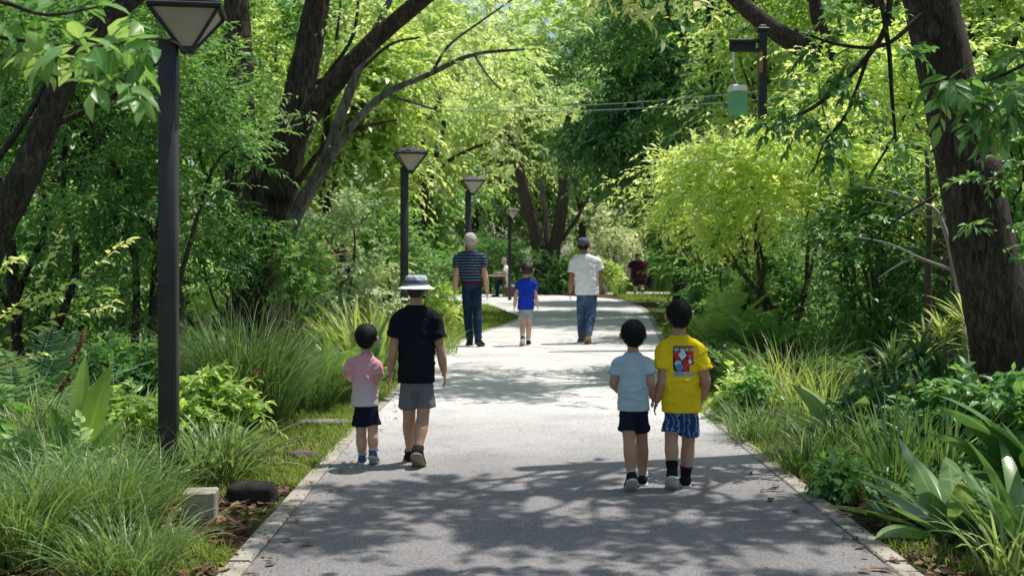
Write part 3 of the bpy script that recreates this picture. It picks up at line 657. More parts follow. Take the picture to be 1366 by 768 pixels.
def px_person(label, D, S, group='people out walking on the path'):
    """D: joints read off the photograph at distance D['Y'], x and y in its pixels, d = metres further away"""
    Y0 = D['Y']; s = F / Y0
    g = float(gz(Y0)) + .034
    def P(x, y, d=0.0): return W(x, y, Y0 + d)
    def side(l): return [P(*q) for q in l]
    base = np.array([(D['cx'] - 683) / F * Y0, Y0, g])
    J = {'head': P(*D['head'][:2], D['head'][4] if len(D['head']) > 4 else 0), 'neck': P(*D['neck']), 'sh': side(D['sh']), 'el': side(D['el']), 'wr': side(D['wr'])}
    S = dict(S); S['hw'] = D['head'][2] * 1.05 / s; S['hh'] = D['head'][3] * 1.04 / s
    S['H'] = D['H']
    J['slv'] = side(D['slv']); x0, x1, hy = D['hem']
    J['hem'] = ((x1 - x0) / 2 / s, W(0, hy, Y0)[2], D.get('hd', .76)); J['hemc'] = (P((x0 + x1) / 2, hy)[0], Y0)
    an = []
    for (x, za, d, pitch, yaw) in D['an']:
        Yd = Y0 + d; an.append(np.array([(x - 683) / F * Yd, Yd, float(gz(Yd)) + .031 + za]))
    J['an'] = an; J['foot'] = [(q[4], math.radians(q[3])) for q in D['an']]
    J['hip'] = side(D['hip']); J['kn'] = side(D['kn']); J['pleg'] = side(D['pleg']) if 'pleg' in D else J['kn']
    for q in (0, 1):
        h_, k_, m_ = J['hip'][q], J['kn'][q], J['pleg'][q]; m_[1] = h_[1] + (k_[1] - h_[1]) * min(1, (h_[2] - m_[2]) / max(.01, h_[2] - k_[2])) * .95
    if 'hf' in D: J['hf'] = D['hf']
    for key in ('ra', 'rl', 'pr'): S[key] = [q / s for q in D[key]]
    S['sr'] = D['sr'] / s; S['nk'] = D['nk'] * 1.12 / s; S['shoe'] = D['shoe'] / s
    return make_person(label, base, J, S, group)

M['skin_tan'] = skin('tan skin', (.50, .29, .19)); M['skin_fair'] = skin('fair skin', (.60, .37, .27)); M['skin_brown'] = skin('brown skin', (.33, .18, .11))
M['pink'] = cloth('pink cotton fading to pale grey', (.70, .37, .42), 'ombre', (.60, .56, .58), .40, .66)
M['black'] = cloth('black cotton', (.010, .011, .018)); M['ltblue'] = cloth('pale blue cotton', (.42, .55, .62)); M['yellow'] = cloth('yellow cotton', (.90, .64, .018))
M['white'] = cloth('white cotton', (.86, .86, .87)); M['blue'] = cloth('royal blue cotton', (.012, .045, .46)); M['striped'] = cloth('navy jersey with pale stripes', (.012, .02, .055), 'stripes', (.20, .25, .33))
M['maroon'] = cloth('maroon cotton', (.05, .009, .02)); M['navy_sh'] = cloth('navy shorts cloth', (.012, .016, .034)); M['grey_sh'] = cloth('mid grey shorts cloth', (.15, .16, .175)); M['ltgrey_sh'] = cloth('light grey shorts cloth', (.36, .37, .39))
M['blue_print'] = cloth('blue patterned shorts cloth', (.018, .055, .16), 'squiggle', (.16, .3, .48)); M['denim'] = cloth('blue denim', (.045, .085, .16), 'denim', (.12, .19, .32)); M['denim_dark'] = cloth('dark denim', (.012, .026, .06), 'denim', (.03, .055, .11))
M['dark_sh'] = cloth('dark shorts cloth', (.02, .014, .016)); M['hat_grey'] = cloth('grey hat cloth', (.46, .51, .55)); M['hat_white'] = cloth('white hat cloth', (.8, .81, .82)); M['hat_dark'] = cloth('dark hat band cloth', (.09, .12, .15)); M['cap_grey'] = cloth('dark grey cap cloth', (.10, .12, .15))
M['shoe_black'] = cloth('black shoe', (.015, .016, .02)); M['shoe_blue'] = cloth('grey blue shoe', (.07, .12, .22)); M['shoe_brown'] = cloth('brown shoe', (.11, .08, .065)); M['sock_black'] = cloth('black sock', (.012, .012, .015)); M['sock_white'] = cloth('white sock', (.6, .6, .62)); M['belt'] = cloth('dark red belt', (.10, .015, .03))

kid = dict(voxel=.0062, bv=.0047)
pink, _, _ = px_person('small boy in a pink t-shirt and navy shorts beside the boy with the bucket hat', dict(
    Y=8.62, cx=489, H=1.0, head=(488.5, 449.5, 13.2, 16.5), neck=(488.5, 471), sh=[(472, 482), (502, 484)], el=[(461, 497, .02), (503, 505, -.03)], wr=[(468, 505, .15), (499, 512, .12)],
    hf=[(0, 0, 1), (0, 0, 1)], slv=[(463.5, 494), (502.5, 501, -.02)], hem=(467.5, 505, 541), hip=[(482, 543), (495, 543)], pleg=[(480, 567, .02), (497.5, 567, -.02)], kn=[(482, 580, .03), (497.5, 578, -.03)],
    an=[(483.5, .048, .02, 0, .08), (498, .085, -.05, 30, -.05)], ra=[6.3, 5, 4], rl=[10, 7, 5], pr=[11, 10], sr=8, nk=6.2, shoe=33),
    dict(kid, skin='skin_fair', hair='hair_black', nape=-.78, shirt='pink', bottom='shorts', pmat='navy_sh', shoemat='shoe_blue', solemat='sole_white', sock='sock_white', sockh=.12, seed=2, hs=1.03))
tall, _, _ = px_person('taller boy in a black t-shirt, grey shorts and white bucket hat', dict(
    Y=8.56, cx=555, H=1.4, head=(555.5, 384, 12.8, 17), neck=(555, 406), sh=[(532.5, 420), (578, 420)], el=[(524, 471, -.04), (588.5, 472, 0)], wr=[(521, 494, .02), (592, 494, .06)],
    slv=[(524.5, 450, -.02), (588, 451)], hem=(530.5, 580, 510), hip=[(545, 510), (567, 510)], pleg=[(545, 543, .03), (567.5, 543)], kn=[(546, 556, .06), (564, 557, 0)],
    an=[(547.5, .058, .16, 4, .1), (557.5, .125, -.12, 38, -.06)], ra=[7.6, 6, 4.6], rl=[12, 8.6, 5.6], pr=[13.5, 12.8], sr=10.5, nk=7.4, shoe=46),
    dict(kid, skin='skin_tan', hair='hair_brown', nape=-.6, shirt='black', bottom='shorts', pmat='grey_sh', shoemat='shoe_black', solemat='sole_tan', sock='sock_black', sockh=.05, hat='bucket', seed=4, wst=.8))
grey, _, _ = px_person('small boy in a pale blue t-shirt and black shorts beside the boy in yellow', dict(
    Y=7.66, cx=846, H=1.07, head=(844.5, 446, 15, 17.6), neck=(844.5, 469), sh=[(826, 482), (862, 482)], el=[(818, 511, 0), (868, 509, -.03)], wr=[(825, 521, .17), (870, 528, .05)],
    hf=[(0, 0, 1), None], slv=[(818.5, 500), (868, 499)], hem=(823.5, 867, 547), hip=[(837, 548), (854, 548)], pleg=[(836, 575, -.03), (855.5, 575, .03)], kn=[(839.5, 589, -.06), (856, 588, .05)],
    an=[(842, .105, -.1, 34, .06), (857, .052, .14, 2, -.1)], ra=[7.4, 5.6, 4.4], rl=[11.5, 8.2, 5.6], pr=[12.6, 11.2], sr=9.5, nk=7, shoe=40),
    dict(kid, skin='skin_tan', hair='hair_black', nape=-.7, shirt='ltblue', bottom='shorts', pmat='navy_sh', shoemat='shoe_black', solemat='sole_white', sock='sock_white', sockh=.1, seed=6, hs=1.03))
yel, yshirt, ymesh = px_person('boy in a yellow t-shirt with a colourful back print and blue patterned shorts', dict(
    Y=7.7, cx=907, H=1.2, head=(905.5, 420.5, 15.2, 19), neck=(906, 446), sh=[(885.5, 461), (929, 461)], el=[(884, 506, -.03), (941, 506, -.03)], wr=[(876.5, 533, .02), (937, 530, .1)],
    slv=[(881.5, 492), (942, 493)], hem=(882.5, 936.5, 549), hip=[(898, 550), (920, 550)], pleg=[(896.5, 576, -.02), (919, 580, .02)], kn=[(895.5, 588, -.03), (918, 591, .03)],
    an=[(896.5, .115, -.1, 34, -.1), (914.5, .056, .05, 0, -.12)], ra=[9, 7, 5], rl=[13, 8.8, 6], pr=[13.8, 13], sr=11.2, nk=8, shoe=43),
    dict(kid, skin='skin_tan', hair='hair_black', nape=-.62, shirt='yellow', bottom='shorts', pmat='blue_print', shoemat='shoe_black', solemat='sole_white', sock='sock_black', sockh=.34, seed=8, hs=1.02))
man_s, _, _ = px_person('grey haired man in a navy striped t-shirt and dark jeans', dict(
    Y=19.5, cx=630, H=1.83, head=(627.5, 321.5, 8.6, 10.8), neck=(628, 333), sh=[(611, 341), (642, 341)], el=[(608, 371, -.03), (647.5, 370, 0)], wr=[(607, 386, .04), (649.5, 387, .05)],
    slv=[(609, 357), (645.5, 356)], hem=(614, 642.5, 376), hip=[(623, 378), (635, 378)], kn=[(624, 417, .06), (636.5, 416, -.05)],
    an=[(627, .085, .12, 0, .1), (638, .12, -.15, 14, -.35)], ra=[4.6, 3.8, 2.9], rl=[7, 5, 3.6], pr=[7.8, 6.2, 5.0], sr=6.2, nk=4.6, shoe=24.5, cuff=.0),
    dict(skin='skin_fair', hair='hair_grey', hs=.94, nape=-.3, strands=350, shirt='striped', bottom='trousers', pmat='denim_dark', shoemat='shoe_black', solemat='sole_dark', seed=10, voxel=.011, bv=.0085))
blueb, _, _ = px_person('boy in a royal blue t-shirt and light grey shorts walking between the two men', dict(
    Y=19.6, cx=701, H=1.35, head=(703.5, 358.8, 7.4, 8.6), neck=(702, 370), sh=[(692, 377), (712, 377)], el=[(688, 396, -.02), (715, 396, 0)], wr=[(686.5, 407, .02), (716.8, 406, .05)],
    slv=[(689, 386), (714.5, 386)], hem=(690, 712.5, 413), hip=[(697, 413), (706, 413)], pleg=[(696.5, 426), (706, 426)], kn=[(697, 433, -.05), (705.5, 432, .05)],
    an=[(697.2, .13, -.12, 36, .05), (704.8, .06, .15, 0, -.1)], ra=[3.2, 2.6, 2], rl=[5, 3.5, 2.5], pr=[6, 5.4], sr=4.4, nk=3.2, shoe=18),
    dict(skin='skin_fair', hair='hair_brown', nape=-.6, shirt='blue', bottom='shorts', pmat='ltgrey_sh', shoemat='shoe_black', solemat='sole_white', sock='sock_white', sockh=.25, seed=12, voxel=.009, bv=.007))
man_w, _, _ = px_person('man in a white t-shirt, blue jeans and dark grey cap', dict(
    Y=20.1, cx=781, H=1.75, head=(778, 327.5, 7.6, 10), neck=(779, 338.5), sh=[(765.5, 347), (797, 347)], el=[(762, 376, -.03), (801, 372, .02)], wr=[(761, 388, .0), (801.5, 383, .08)],
    slv=[(763.3, 363), (800, 360)], hem=(767, 799.5, 393), hip=[(776, 393), (790, 393)], kn=[(775.5, 421, .06), (788.5, 421, -.05)],
    an=[(776.5, .085, .18, 0, .1), (784.5, .15, -.22, 34, -.05)], ra=[4.5, 3.8, 2.9], rl=[7, 5, 3.5], pr=[7.8, 6.3, 5.2], sr=6, nk=4.4, shoe=23),
    dict(skin='skin_brown', hair='hair_black', hs=.96, nape=-.5, hat='cap', shirt='white', bottom='trousers', pmat='denim', shoemat='shoe_brown', solemat='sole_tan', seed=14, voxel=.011, bv=.0085))
man_m, _, _ = px_person('distant man in a maroon t-shirt and dark shorts carrying a jacket', dict(
    Y=46, cx=852, H=1.66, head=(851.5, 341.5, 3.9, 4.8), neck=(852, 347), sh=[(842, 350), (862, 350)], el=[(839.5, 362), (865, 362)], wr=[(840, 369, .1), (865, 369, .1)],
    slv=[(840, 357.5), (864, 357.5)], hem=(842.5, 862, 371), hip=[(848, 372), (856, 372)], pleg=[(848, 380.5), (856.5, 380.5)], kn=[(848, 384.5, .12), (856.5, 384.5, -.1)],
    an=[(847.5, .08, .22, 0, 0), (857, .12, -.22, 25, 0)], ra=[2.2, 1.8, 1.4], rl=[3.4, 2.3, 1.7], pr=[4.2, 3.9], sr=3.1, nk=2.2, shoe=10.5),
    dict(skin='skin_fair', hair='hair_brown', hs=.96, nape=-.25, strands=200, shirt='maroon', bottom='shorts', pmat='dark_sh', shoemat='shoe_black', solemat='sole_dark', seed=16, voxel=.016, bv=.013))
# the jacket in the distant man's hand is a thing of its own
jb = W(866.5, 366, 46.0)
V, fs = skinned([limb([jb + (0, .02, .12), jb + (.01, .03, 0), jb + (.0, .02, -.2), jb + (-.02, .02, -.42)], [.05, .07, .09, .1], 12, 4)], .016, 2, .02, (8, 8, 4), 5)
b = Buf(); b.add(V, fs); tag(b.build('jacket', M['black'], None, True, jb), 'dark jacket hanging from the hand of the distant maroon man', 'jacket')

# seated person at the far table, facing left (built facing +Y, turned by 90 degrees)
sb = np.array([(678 - 683) / F * 41.5, 41.5, float(gz(41.5)) + .02])
def L(x, y, z): return sb + np.array([x, y, z])
make_person('distant person in a white shirt seated at the picnic table behind the lamp post', sb,
    {'head': L(0, .16, 1.24), 'neck': L(0, .08, 1.10), 'sh': [L(-.17, .05, 1.0), L(.17, .05, 1.0)], 'el': [L(-.22, .2, .82), L(.22, .2, .82)], 'wr': [L(-.14, .42, .82), L(.14, .42, .82)], 'hf': [(1, 0, 0), (-1, 0, 0)],
     'slv': [L(-.2, .12, .9), L(.2, .12, .9)], 'hem': (.19, .5, .7), 'hemc': (sb[0], sb[1]), 'hip': [L(-.09, 0, .5), L(.09, 0, .5)], 'kn': [L(-.11, .4, .5), L(.11, .4, .5)], 'pleg': [L(-.11, .4, .5), L(.11, .4, .5)],
     'an': [L(-.11, .38, .09), L(.11, .38, .09)], 'foot': [(0, 0), (0, 0)]},
    dict(H=1.7, hw=.075, hh=.12, ra=[.05, .042, .032], rl=[.08, .06, .04], pr=[.09, .075, .06], sr=.07, nk=.05, shoe=.27, skin='skin_fair', hair='hair_grey', nape=-.5, shirt='white', bottom='trousers', pmat='denim_dark', shoemat='shoe_black', solemat='sole_dark', voxel=.016, bv=.012, seed=20, rise=.1), None, math.pi / 2)

# striped man's belt and the yellow shirt's print
s = F / 19.5
bz = W(0, 376.5, 19.5)[2]; bc = W(628.3, 376, 19.5)
b = Buf(); b.add(*loft([(np.array([bc[0], 19.5, bz + dz]), np.array([a, 0, 0]), np.array([0, a * .66, 0])) for dz, a in ((-.035, .171), (-.03, .176), (.012, .18), (.018, .176))], 26)); b.build('belt', M['belt'], man_s)
V, fs = ymesh
bvh = BVHTree.FromPolygons([tuple(p) for p in V], [tuple(int(q) for q in f) for g in fs for f in g])
n0, n1 = 66, 72
pc = W(909.5, 480.5, 7.7); hwid, hhei = 14.2 / F * 7.7, 20.5 / F * 7.7
rs = np.random.RandomState(5)
pos = np.full((n1 + 1, n0 + 1, 3), np.nan)
for j in range(n1 + 1):
    for i in range(n0 + 1):
        h = bvh.ray_cast(Vector((pc[0] + (i / n0 * 2 - 1) * hwid, 6.5, pc[2] + (1 - j / n1 * 2) * hhei)), Vector((0, 1, 0)))[0]
        pos[j, i] = h if h is not None else (pc[0], 7.6, pc[2])
pos[..., 1] -= .0025
def ink(u, v):      # u -1..1, v -1..1 downwards : an abstract collage of flat colours and a row of pale worn lettering-like dashes
    if v > .66:
        k = u * 4.6; fr = (k * 1.6) % 1
        if abs(u) < .95 and .7 < v < .96: return (.62, .62, .6) if (fr < .62 and not (.25 < fr < .4 and .78 < v < .88)) else (.12, .12, .16)
        return None
    r = max(abs(u) - .72, 0) ** 2 + max(abs(v + .2) - .6, 0) ** 2
    if r > .06: return None
    du, dv = u + .08, v + .42
    if abs(du * .8 - dv * .6) < .3 and abs(du * .6 + dv * .8) < .26: return (.72, .74, .76)
    if v < -.62: return (.5, .52, .5) if (math.sin(u * 13 + 4 * v) > -.5 and v > -.84 and v < -.68) else ((.3, .12, .06) if u > .1 else (.1, .13, .14))
    if v < -.14 + .12 * math.sin(u * 9) and abs(u) > .4: return (.52, .03, .03)
    if (u - .22) ** 2 / .1 + (v - .22) ** 2 / .16 < 1: return (.58, .025, .03)
    if (u - .62) ** 2 + (v + .02) ** 2 < .07: return (.6, .65, .75) if (u - .62) ** 2 + (v + .02) ** 2 < .025 else (.03, .06, .3)
    if (u + .38) ** 2 / .12 + (v - .38) ** 2 / .05 < 1: return (.04, .28, .6)
    if (u + .5) ** 2 / .1 + (v - .12) ** 2 / .04 < 1: return (.55, .6, .68)
    if u > .55 and v > .2: return None
    return (.015, .015, .03)
b = Buf()
for j in range(n1):
    for i in range(n0):
        c = ink((i + .5) / n0 * 2 - 1, (j + .5) / n1 * 2 - 1)
        if c is None: continue
        b.add([pos[j, i], pos[j + 1, i], pos[j + 1, i + 1], pos[j, i + 1]], np.array([(0, 1, 2, 3)]), np.tile(c, (4, 1)))
BASE[yshirt.name] = BASE[yel.name]
b.build('back_print', M['print'], yshirt)
# ------------------------------------------------------------------ ground, path, kerb, lamps, stones
def structure(o): o['kind'] = 'structure'; return o
ys = np.unique(np.concatenate([[-60, -20, -10, -5], np.arange(-3, 60, 1.0), [10, 38, 65, 75, 90, 120, 160, 250, 420]]))
xs = np.unique(np.concatenate([[-420, -250, -160, -100, -60, -40], np.arange(-30, 31, 2.0), [40, 60, 100, 160, 250, 420]]))
XX, YY = np.meshgrid(xs, ys); ZZ = gz(YY)
def grid_faces(ny, nx):
    i = np.arange(ny - 1)[:, None] * nx; j = np.arange(nx - 1)[None]
    return np.stack([i + j, i + j + 1, i + nx + j + 1, i + nx + j], -1).reshape(-1, 4)
b = Buf(); b.add(np.stack([XX, YY, ZZ], -1).reshape(-1, 3), grid_faces(len(ys), len(xs))); structure(b.build('ground', M['soil']))
# path outline: pairs of left and right edge points
LP = smooth_path([(-1.27, -4), (-1.25, 1), (-1.25, 5.5), (-1.29, 9.6), (-1.25, 12.5), (-1.14, 16), (-1.0, 19), (-.56, 22.5), (.1, 26.6), (.22, 27.8), (-.05, 30), (-.7, 34.5), (-2.4, 38), (-7, 40.5), (-16, 42)], 8)
RP = smooth_path([(1.79, -4), (1.79, 1), (1.79, 5.5), (1.80, 9.6), (1.84, 12.5), (2.05, 16), (2.42, 19.4), (2.8, 23.5), (3.15, 27.5), (3.35, 30), (3.5, 33.5), (3.42, 37.5), (2.7, 41), (-.6, 45), (-14, 49)], 8)
def sheet(Lq, Rq, dz, m=8):
    t = np.linspace(0, 1, m + 1)[None, :, None]
    Q = Lq[:, None] * (1 - t) + Rq[:, None] * t
    z = gz(Q[..., 1]) + dz
    return np.concatenate([Q, z[..., None]], -1).reshape(-1, 3), grid_faces(len(Lq), m + 1)
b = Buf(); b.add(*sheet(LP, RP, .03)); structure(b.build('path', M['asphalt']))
sp = smooth_path([(3.6, 45.2), (6, 44.6), (11, 44.4), (20, 45.5)], 8); sq = smooth_path([(2.6, 49.5), (6, 48.2), (11, 48), (20, 49.2)], 8)
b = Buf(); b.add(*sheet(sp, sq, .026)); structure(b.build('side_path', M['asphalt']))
def kerb(P, sgn, y1, wdt):
    """flush concrete edging laid in lengths with open joints"""
    P = P[P[:, 1] < y1]; d = np.concatenate([[0], np.cumsum(np.linalg.norm(np.diff(P, axis=0), axis=1))])
    b = Buf(); rs = np.random.RandomState(3); u = 0.0
    while u < d[-1] - .3:
        e = min(u + .98, d[-1]); t = np.linspace(u, e - .014, 4)
        q = np.stack([np.interp(t, d, P[:, 0]), np.interp(t, d, P[:, 1])], -1)
        T = unit(np.gradient(q, axis=0)); nrm = np.stack([T[:, 1], -T[:, 0]], -1) * sgn
        z = gz(q[:, 1]) + .036 + rs.uniform(-.003, .004)
        q = q + nrm * rs.uniform(.001, .012); a, o = q + nrm * .002, q + nrm * wdt
        ring = lambda xy, zz: np.concatenate([xy, zz[:, None]], 1)
        a1, o1 = q + nrm * .01, q + nrm * (wdt - .01)
        rows = [ring(a, z - .09), ring(a, z - .008), ring(a1, z), ring(o1, z), ring(o, z - .008), ring(o, z - .09)]
        V = np.concatenate(rows); n = len(t); f = []
        for r in range(5):
            for i in range(n - 1): f.append((r * n + i, r * n + i + 1, (r + 1) * n + i + 1, (r + 1) * n + i))
        b.add(V, [np.array(f), np.array([[r * n for r in range(6)], [r * n + n - 1 for r in range(5, -1, -1)]])], np.tile([rs.rand(), 0, 0], (len(V), 1)))
        u = e
    return b
structure(kerb(LP, -1, 27.2, .115).build('kerb', M['concrete'], smooth=False)); structure(kerb(RP, 1, 38.5, .115).build('kerb', M['concrete'], smooth=False))

def lamp(px, Y, label, hgt=3.06, off=.085):
    c = GX(px, Y); t = thing('street_lamp', label, 'street lamp', c, 'lamp posts along the path')
    post = hgt - .40
    b = Buf(); b.add(*box(c + (0, 0, (post + .07) / 2), (.112, .112, post + .07), .06, .008)); b.build('post', M['post'], t)
    hc = c + np.array([off, 0, post]); e = .205; z0, z1 = .0, .235
    rot = .16; ca, sa = math.cos(rot), math.sin(rot)
    def q(x, y, z): return hc + np.array([x * ca - y * sa, x * sa + y * ca, z])
    b = Buf(); s0 = .03
    for k in range(4):      # sloping glass panels, each 4 mm inside the frame
        a = k * math.pi / 2; cx, sx = math.cos(a), math.sin(a); R2 = lambda x, y: (x * cx - y * sx, x * sx + y * cx)
        P = [q(*R2(-s0, -s0), z0 + .012), q(*R2(s0, -s0), z0 + .012), q(*R2(e - .012, -(e - .012)), z1), q(*R2(-(e - .012), -(e - .012)), z1)]
        b.add(P, np.array([(0, 1, 2, 3)]))
    gl = b.build('glass_panel', M['lamp_glass'], t, smooth=False)
    b = Buf()
    for sx, sy in ((-1, -1), (1, -1), (1, 1), (-1, 1)):
        b.add(*tube([q(sx * .028, sy * .028, z0), q(sx * e, sy * e, z1)], [.011, .011], 6))
    b.add(*box(hc + (0, 0, .004), (.09, .09, .04), rot, .006)); b.build('lamp_frame', M['post'], t, smooth=False)
    b = Buf(); b.add(*box(hc + (0, 0, z1 + .018), (.455, .455, .032), rot, .008)); b.add(*box(hc + (0, 0, z1 + .058), (.41, .41, .046), rot, .01, .84)); b.add(*box(hc + (0, 0, z1 + .093), (.24, .24, .026), rot, .008, .8))
    rf = b.build('lamp_roof', M['post2'], t, smooth=False); BASE[rf.name] = BASE[t.name]
    b = Buf(); a = np.linspace(0, np.pi, 9); b.add(*tube(np.array([q(.085 * math.cos(u), 0, z1 + .1 + .055 * math.sin(u)) for u in a]), .009, 6)); b.build('lifting_hoop', M['post2'], rf)
    b = Buf(); b.add(*box(c + (0, 0, .012), (.2, .2, .03), .06, .004)); b.build('base_plate', M['post'], t, smooth=False)
    return t
lamp(225, 7.6, 'nearest street lamp, its tall dark post standing in the left grass', 3.215, .12)
lamp(539.5, 16.6, 'street lamp rising just behind the boy with the bucket hat')
lamp(624.5, 23.0, 'street lamp standing behind the grey haired striped man')
lamp(680, 38.0, 'farthest and smallest street lamp, in front of the seated person', 3.0)

def stone(name, label, cat, px, py_base, w, dpt, h, mat, rough=.18, seed=0, pw=3.2, rz=0.0):
    Y = 1.45 * F / (py_base - HY); c = GX(px, Y); rs = np.random.RandomState(seed)
    V, fs = ellipsoid((0, 0, 0), (1, 1, 1), 22, 13)
    n = np.max(np.abs(V), axis=1, keepdims=True); V = V * (1 - .0) / (np.sum(np.abs(V) ** pw, 1, keepdims=True) ** (1 / pw))
    d = np.array([mnoise.noise(Vector(v * 1.3 + seed)) + .5 * mnoise.noise(Vector(v * 3.1 + seed)) for v in V])
    V = V * (1 + rough * d)[:, None] * np.array([w / 2, dpt / 2, h * .62])
    ca, sa = math.cos(rz), math.sin(rz); V = np.stack([V[:, 0] * ca - V[:, 1] * sa, V[:, 0] * sa + V[:, 1] * ca, V[:, 2]], -1)
    V += c + (0, dpt / 2, h * .38)
    b = Buf(); b.add(V, fs); return tag(b.build(name, M[mat], None, True, c), label, cat)
cb = GX(262, 6.75)
b = Buf(); b.add(*box(cb + (0, .09, .085), (.185, .18, .19), .12, .008)); tag(b.build('concrete_block', M['block'], None, False, cb), 'square concrete block at the foot of the nearest lamp post', 'concrete block')
stone('charred_log', 'blackened log end lying beside the concrete block', 'log', 332, 668, .30, .2, .13, 'log', .1, 3, 4.5)
stone('rock', 'flat dark rock lying in the sunny lawn beside the left kerb', 'rock', 398, 610, .24, .16, .07, 'rock', .2, 8, 3)
stone('stone_slab', 'worn stone slab lying on the lawn just left of the pink shirted boy', 'stone slab', 434, 567, .52, .22, .06, 'slab', .05, 5, 6)
te = W(948, 490, 16.2); te[2] = gz(16.2)
b = Buf(); b.add(*box(te + (0.25, 0, .09), (1.5, .07, .22), -.12, .01)); tag(b.build('timber_edging', M['timber_dark'], None, False, te), 'low brown timber edging under the ferns right of the yellow shirt', 'edging')
bk = GX(803, 43.5)
stone('boulder', 'grey boulder on the far verge beside the white shirted man', 'boulder', 803, 0, 1, 1, 1, 'rock') if False else None
V, fs = ellipsoid((0, 0, 0), (.42, .3, .33), 18, 11); V *= (1 + .2 * np.array([mnoise.noise(Vector(v * 3)) for v in V]))[:, None]
b = Buf(); b.add(V + bk + (0, 2.4, .18), fs); tag(b.build('boulder', M['rock'], None, True, bk + (0, 2.4, 0)), 'grey boulder on the far verge right of the white shirted man', 'boulder')

# post with a bracket arm, its hanging green lantern and two cables
c = GX(1017, 17.0); t = thing('utility_post', 'tall black post with a bracket arm among the sunlit leaves', 'post', c)
top = W(1017, 42, 17)[2] - c[2]
b = Buf(); b.add(*box(c + (0, 0, top / 2), (.11, .11, top), .05, .008)); b.build('post', M['post2'], t, smooth=False)
b = Buf(); b.add(*box(c + (0, 0, top + .02), (.17, .17, .05), .05, .01)); b.add(*box(c + (0, 0, top + .06), (.10, .10, .05), .05, .01)); b.build('post_cap', M['post2'], t, smooth=False)
a0, a1 = W(973, 60, 17)[0], c[0] - .06
b = Buf()
for z in (W(0, 55, 17)[2], W(0, 67, 17)[2]): b.add(*box(((a0 + a1) / 2, 17, z), (a1 - a0, .07, .05), 0, .006))
b.add(*box((a0 + .02, 17, W(0, 61, 17)[2]), (.04, .06, .1), 0, .004)); b.add(*box(((a0 + a1) / 2, 17.02, W(0, 61, 17)[2]), (a1 - a0 - .06, .02, .09), 0))
b.build('bracket_arm', M['post2'], t, smooth=False)
b = Buf(); b.add(*box((c[0] - .035, 16.93, W(0, 84, 17)[2]), (.05, .015, .3), 0, .004)); b.build('rusty_plate', M['rust'], t, smooth=False)
lc = W(984, 155, 16.9); t2 = thing('hanging_lantern', 'green glass box hanging under the black bracket arm', 'lantern', lc)
b = Buf(); b.add(*box(lc + (0, 0, .17), (.22, .2, .34), .2, .008)); b.build('glass_box', M['green_glass'], t2, smooth=False)
b = Buf(); b.add(*box(lc + (0, 0, .385), (.23, .21, .09), .2, .012, .9)); b.build('white_cap', M['white_paint'], t2, smooth=False)
z1 = W(0, 67, 17)[2] - .02
b = Buf(); b.add(*tube([lc + (0, 0, .42), lc + (-.04, .05, .6), (a0 + .05, 17, z1)], .006, 5)); b.add(*box((a0 + .05, 16.97, z1 - .09), (.035, .02, .15), 0)); b.build('hanger', M['white_paint'], t2, smooth=False)
for k, (p0, p1, lab) in enumerate((((560, 141, 27), (1015, 122, 17), 'upper thin overhead cable running left from the black post'), ((560, 145, 27.2), (1015, 133, 17), 'lower thin overhead cable running left from the black post'))):
    P0, P1 = W(*p0), W(*p1); u = np.linspace(0, 1, 14)[:, None]
    P = P0 * (1 - u) + P1 * u; P[:, 2] -= .12 * 4 * (u * (1 - u))[:, 0]
    b = Buf(); b.add(*tube(P, .007, 5)); tag(b.build('overhead_cable', M['cable'], None, True, P1), lab, 'cable')
# picnic table with the seated person
tc = GX(656, 41.5); t = thing('picnic_table', 'pale timber picnic table beside the farthest street lamp', 'picnic table', tc)
tz = .76
b = Buf()
for k in range(5): b.add(*box(tc + (0, -.32 + k * .16, tz), (1.15, .145, .045), 0, .006))
b.build('tabletop', M['timber'], t, smooth=False)
for s in (-1, 1):
    b = Buf()
    for q in (-1, 1): b.add(*tube([tc + (s * .42, q * .55, 0.01), tc + (s * .42, q * .15, tz - .03)], .035, 4))
    b.add(*box(tc + (s * .42, 0, .42), (.05, 1.3, .08), 0, .005)); b.build('leg', M['timber_dark'], t, smooth=False)
tb = GX(680, 41.5); t = thing('bench', 'small timber bench under the seated person', 'bench', tb)
b = Buf(); b.add(*box(tb + (0, 0, .405), (.4, 1.0, .05), 0, .006)); b.build('seat', M['timber'], t, smooth=False)
for s in (-1, 1):
    b = Buf(); b.add(*box(tb + (0, s * .4, .19), (.3, .06, .37), 0, .005)); b.build('leg', M['timber_dark'], t, smooth=False)

# ------------------------------------------------------------------ camera, light
cam = bpy.data.cameras.new('Camera'); co = bpy.data.objects.new('Camera', cam); COL.objects.link(co); SC.camera = co
co.location = (0, 0, CZ); co.rotation_euler = (math.pi / 2, 0, 0)
cam.sensor_width = 36; cam.lens = F / 1366 * 36; cam.shift_y = -(384 - HY) / 1366; cam.clip_end = 2000; cam.clip_start = .05
cam.dof.use_dof = True; cam.dof.focus_distance = 8.2; cam.dof.aperture_fstop = 4.0
SUN = unit([.34, .16, .93])
el = math.asin(SUN[2]); az = math.atan2(SUN[0], SUN[1])
w = bpy.data.worlds.new('World'); SC.world = w; w.use_nodes = True
N = w.node_tree.nodes; Lk = w.node_tree.links
sky = N.new('ShaderNodeTexSky'); sky.sky_type = 'NISHITA'; sky.sun_disc = False; sky.sun_elevation = el; sky.sun_rotation = az; sky.dust_density = 1.5
Lk.new(sky.outputs[0], N['Background'].inputs[0]); N['Background'].inputs[1].default_value = .15
sl = bpy.data.lights.new('Sun', 'SUN'); so = bpy.data.objects.new('Sun', sl); COL.objects.link(so)
sl.energy = 5.0; sl.angle = math.radians(.55); sl.color = (1, .965, .90); so.location = (4, 3, 12)
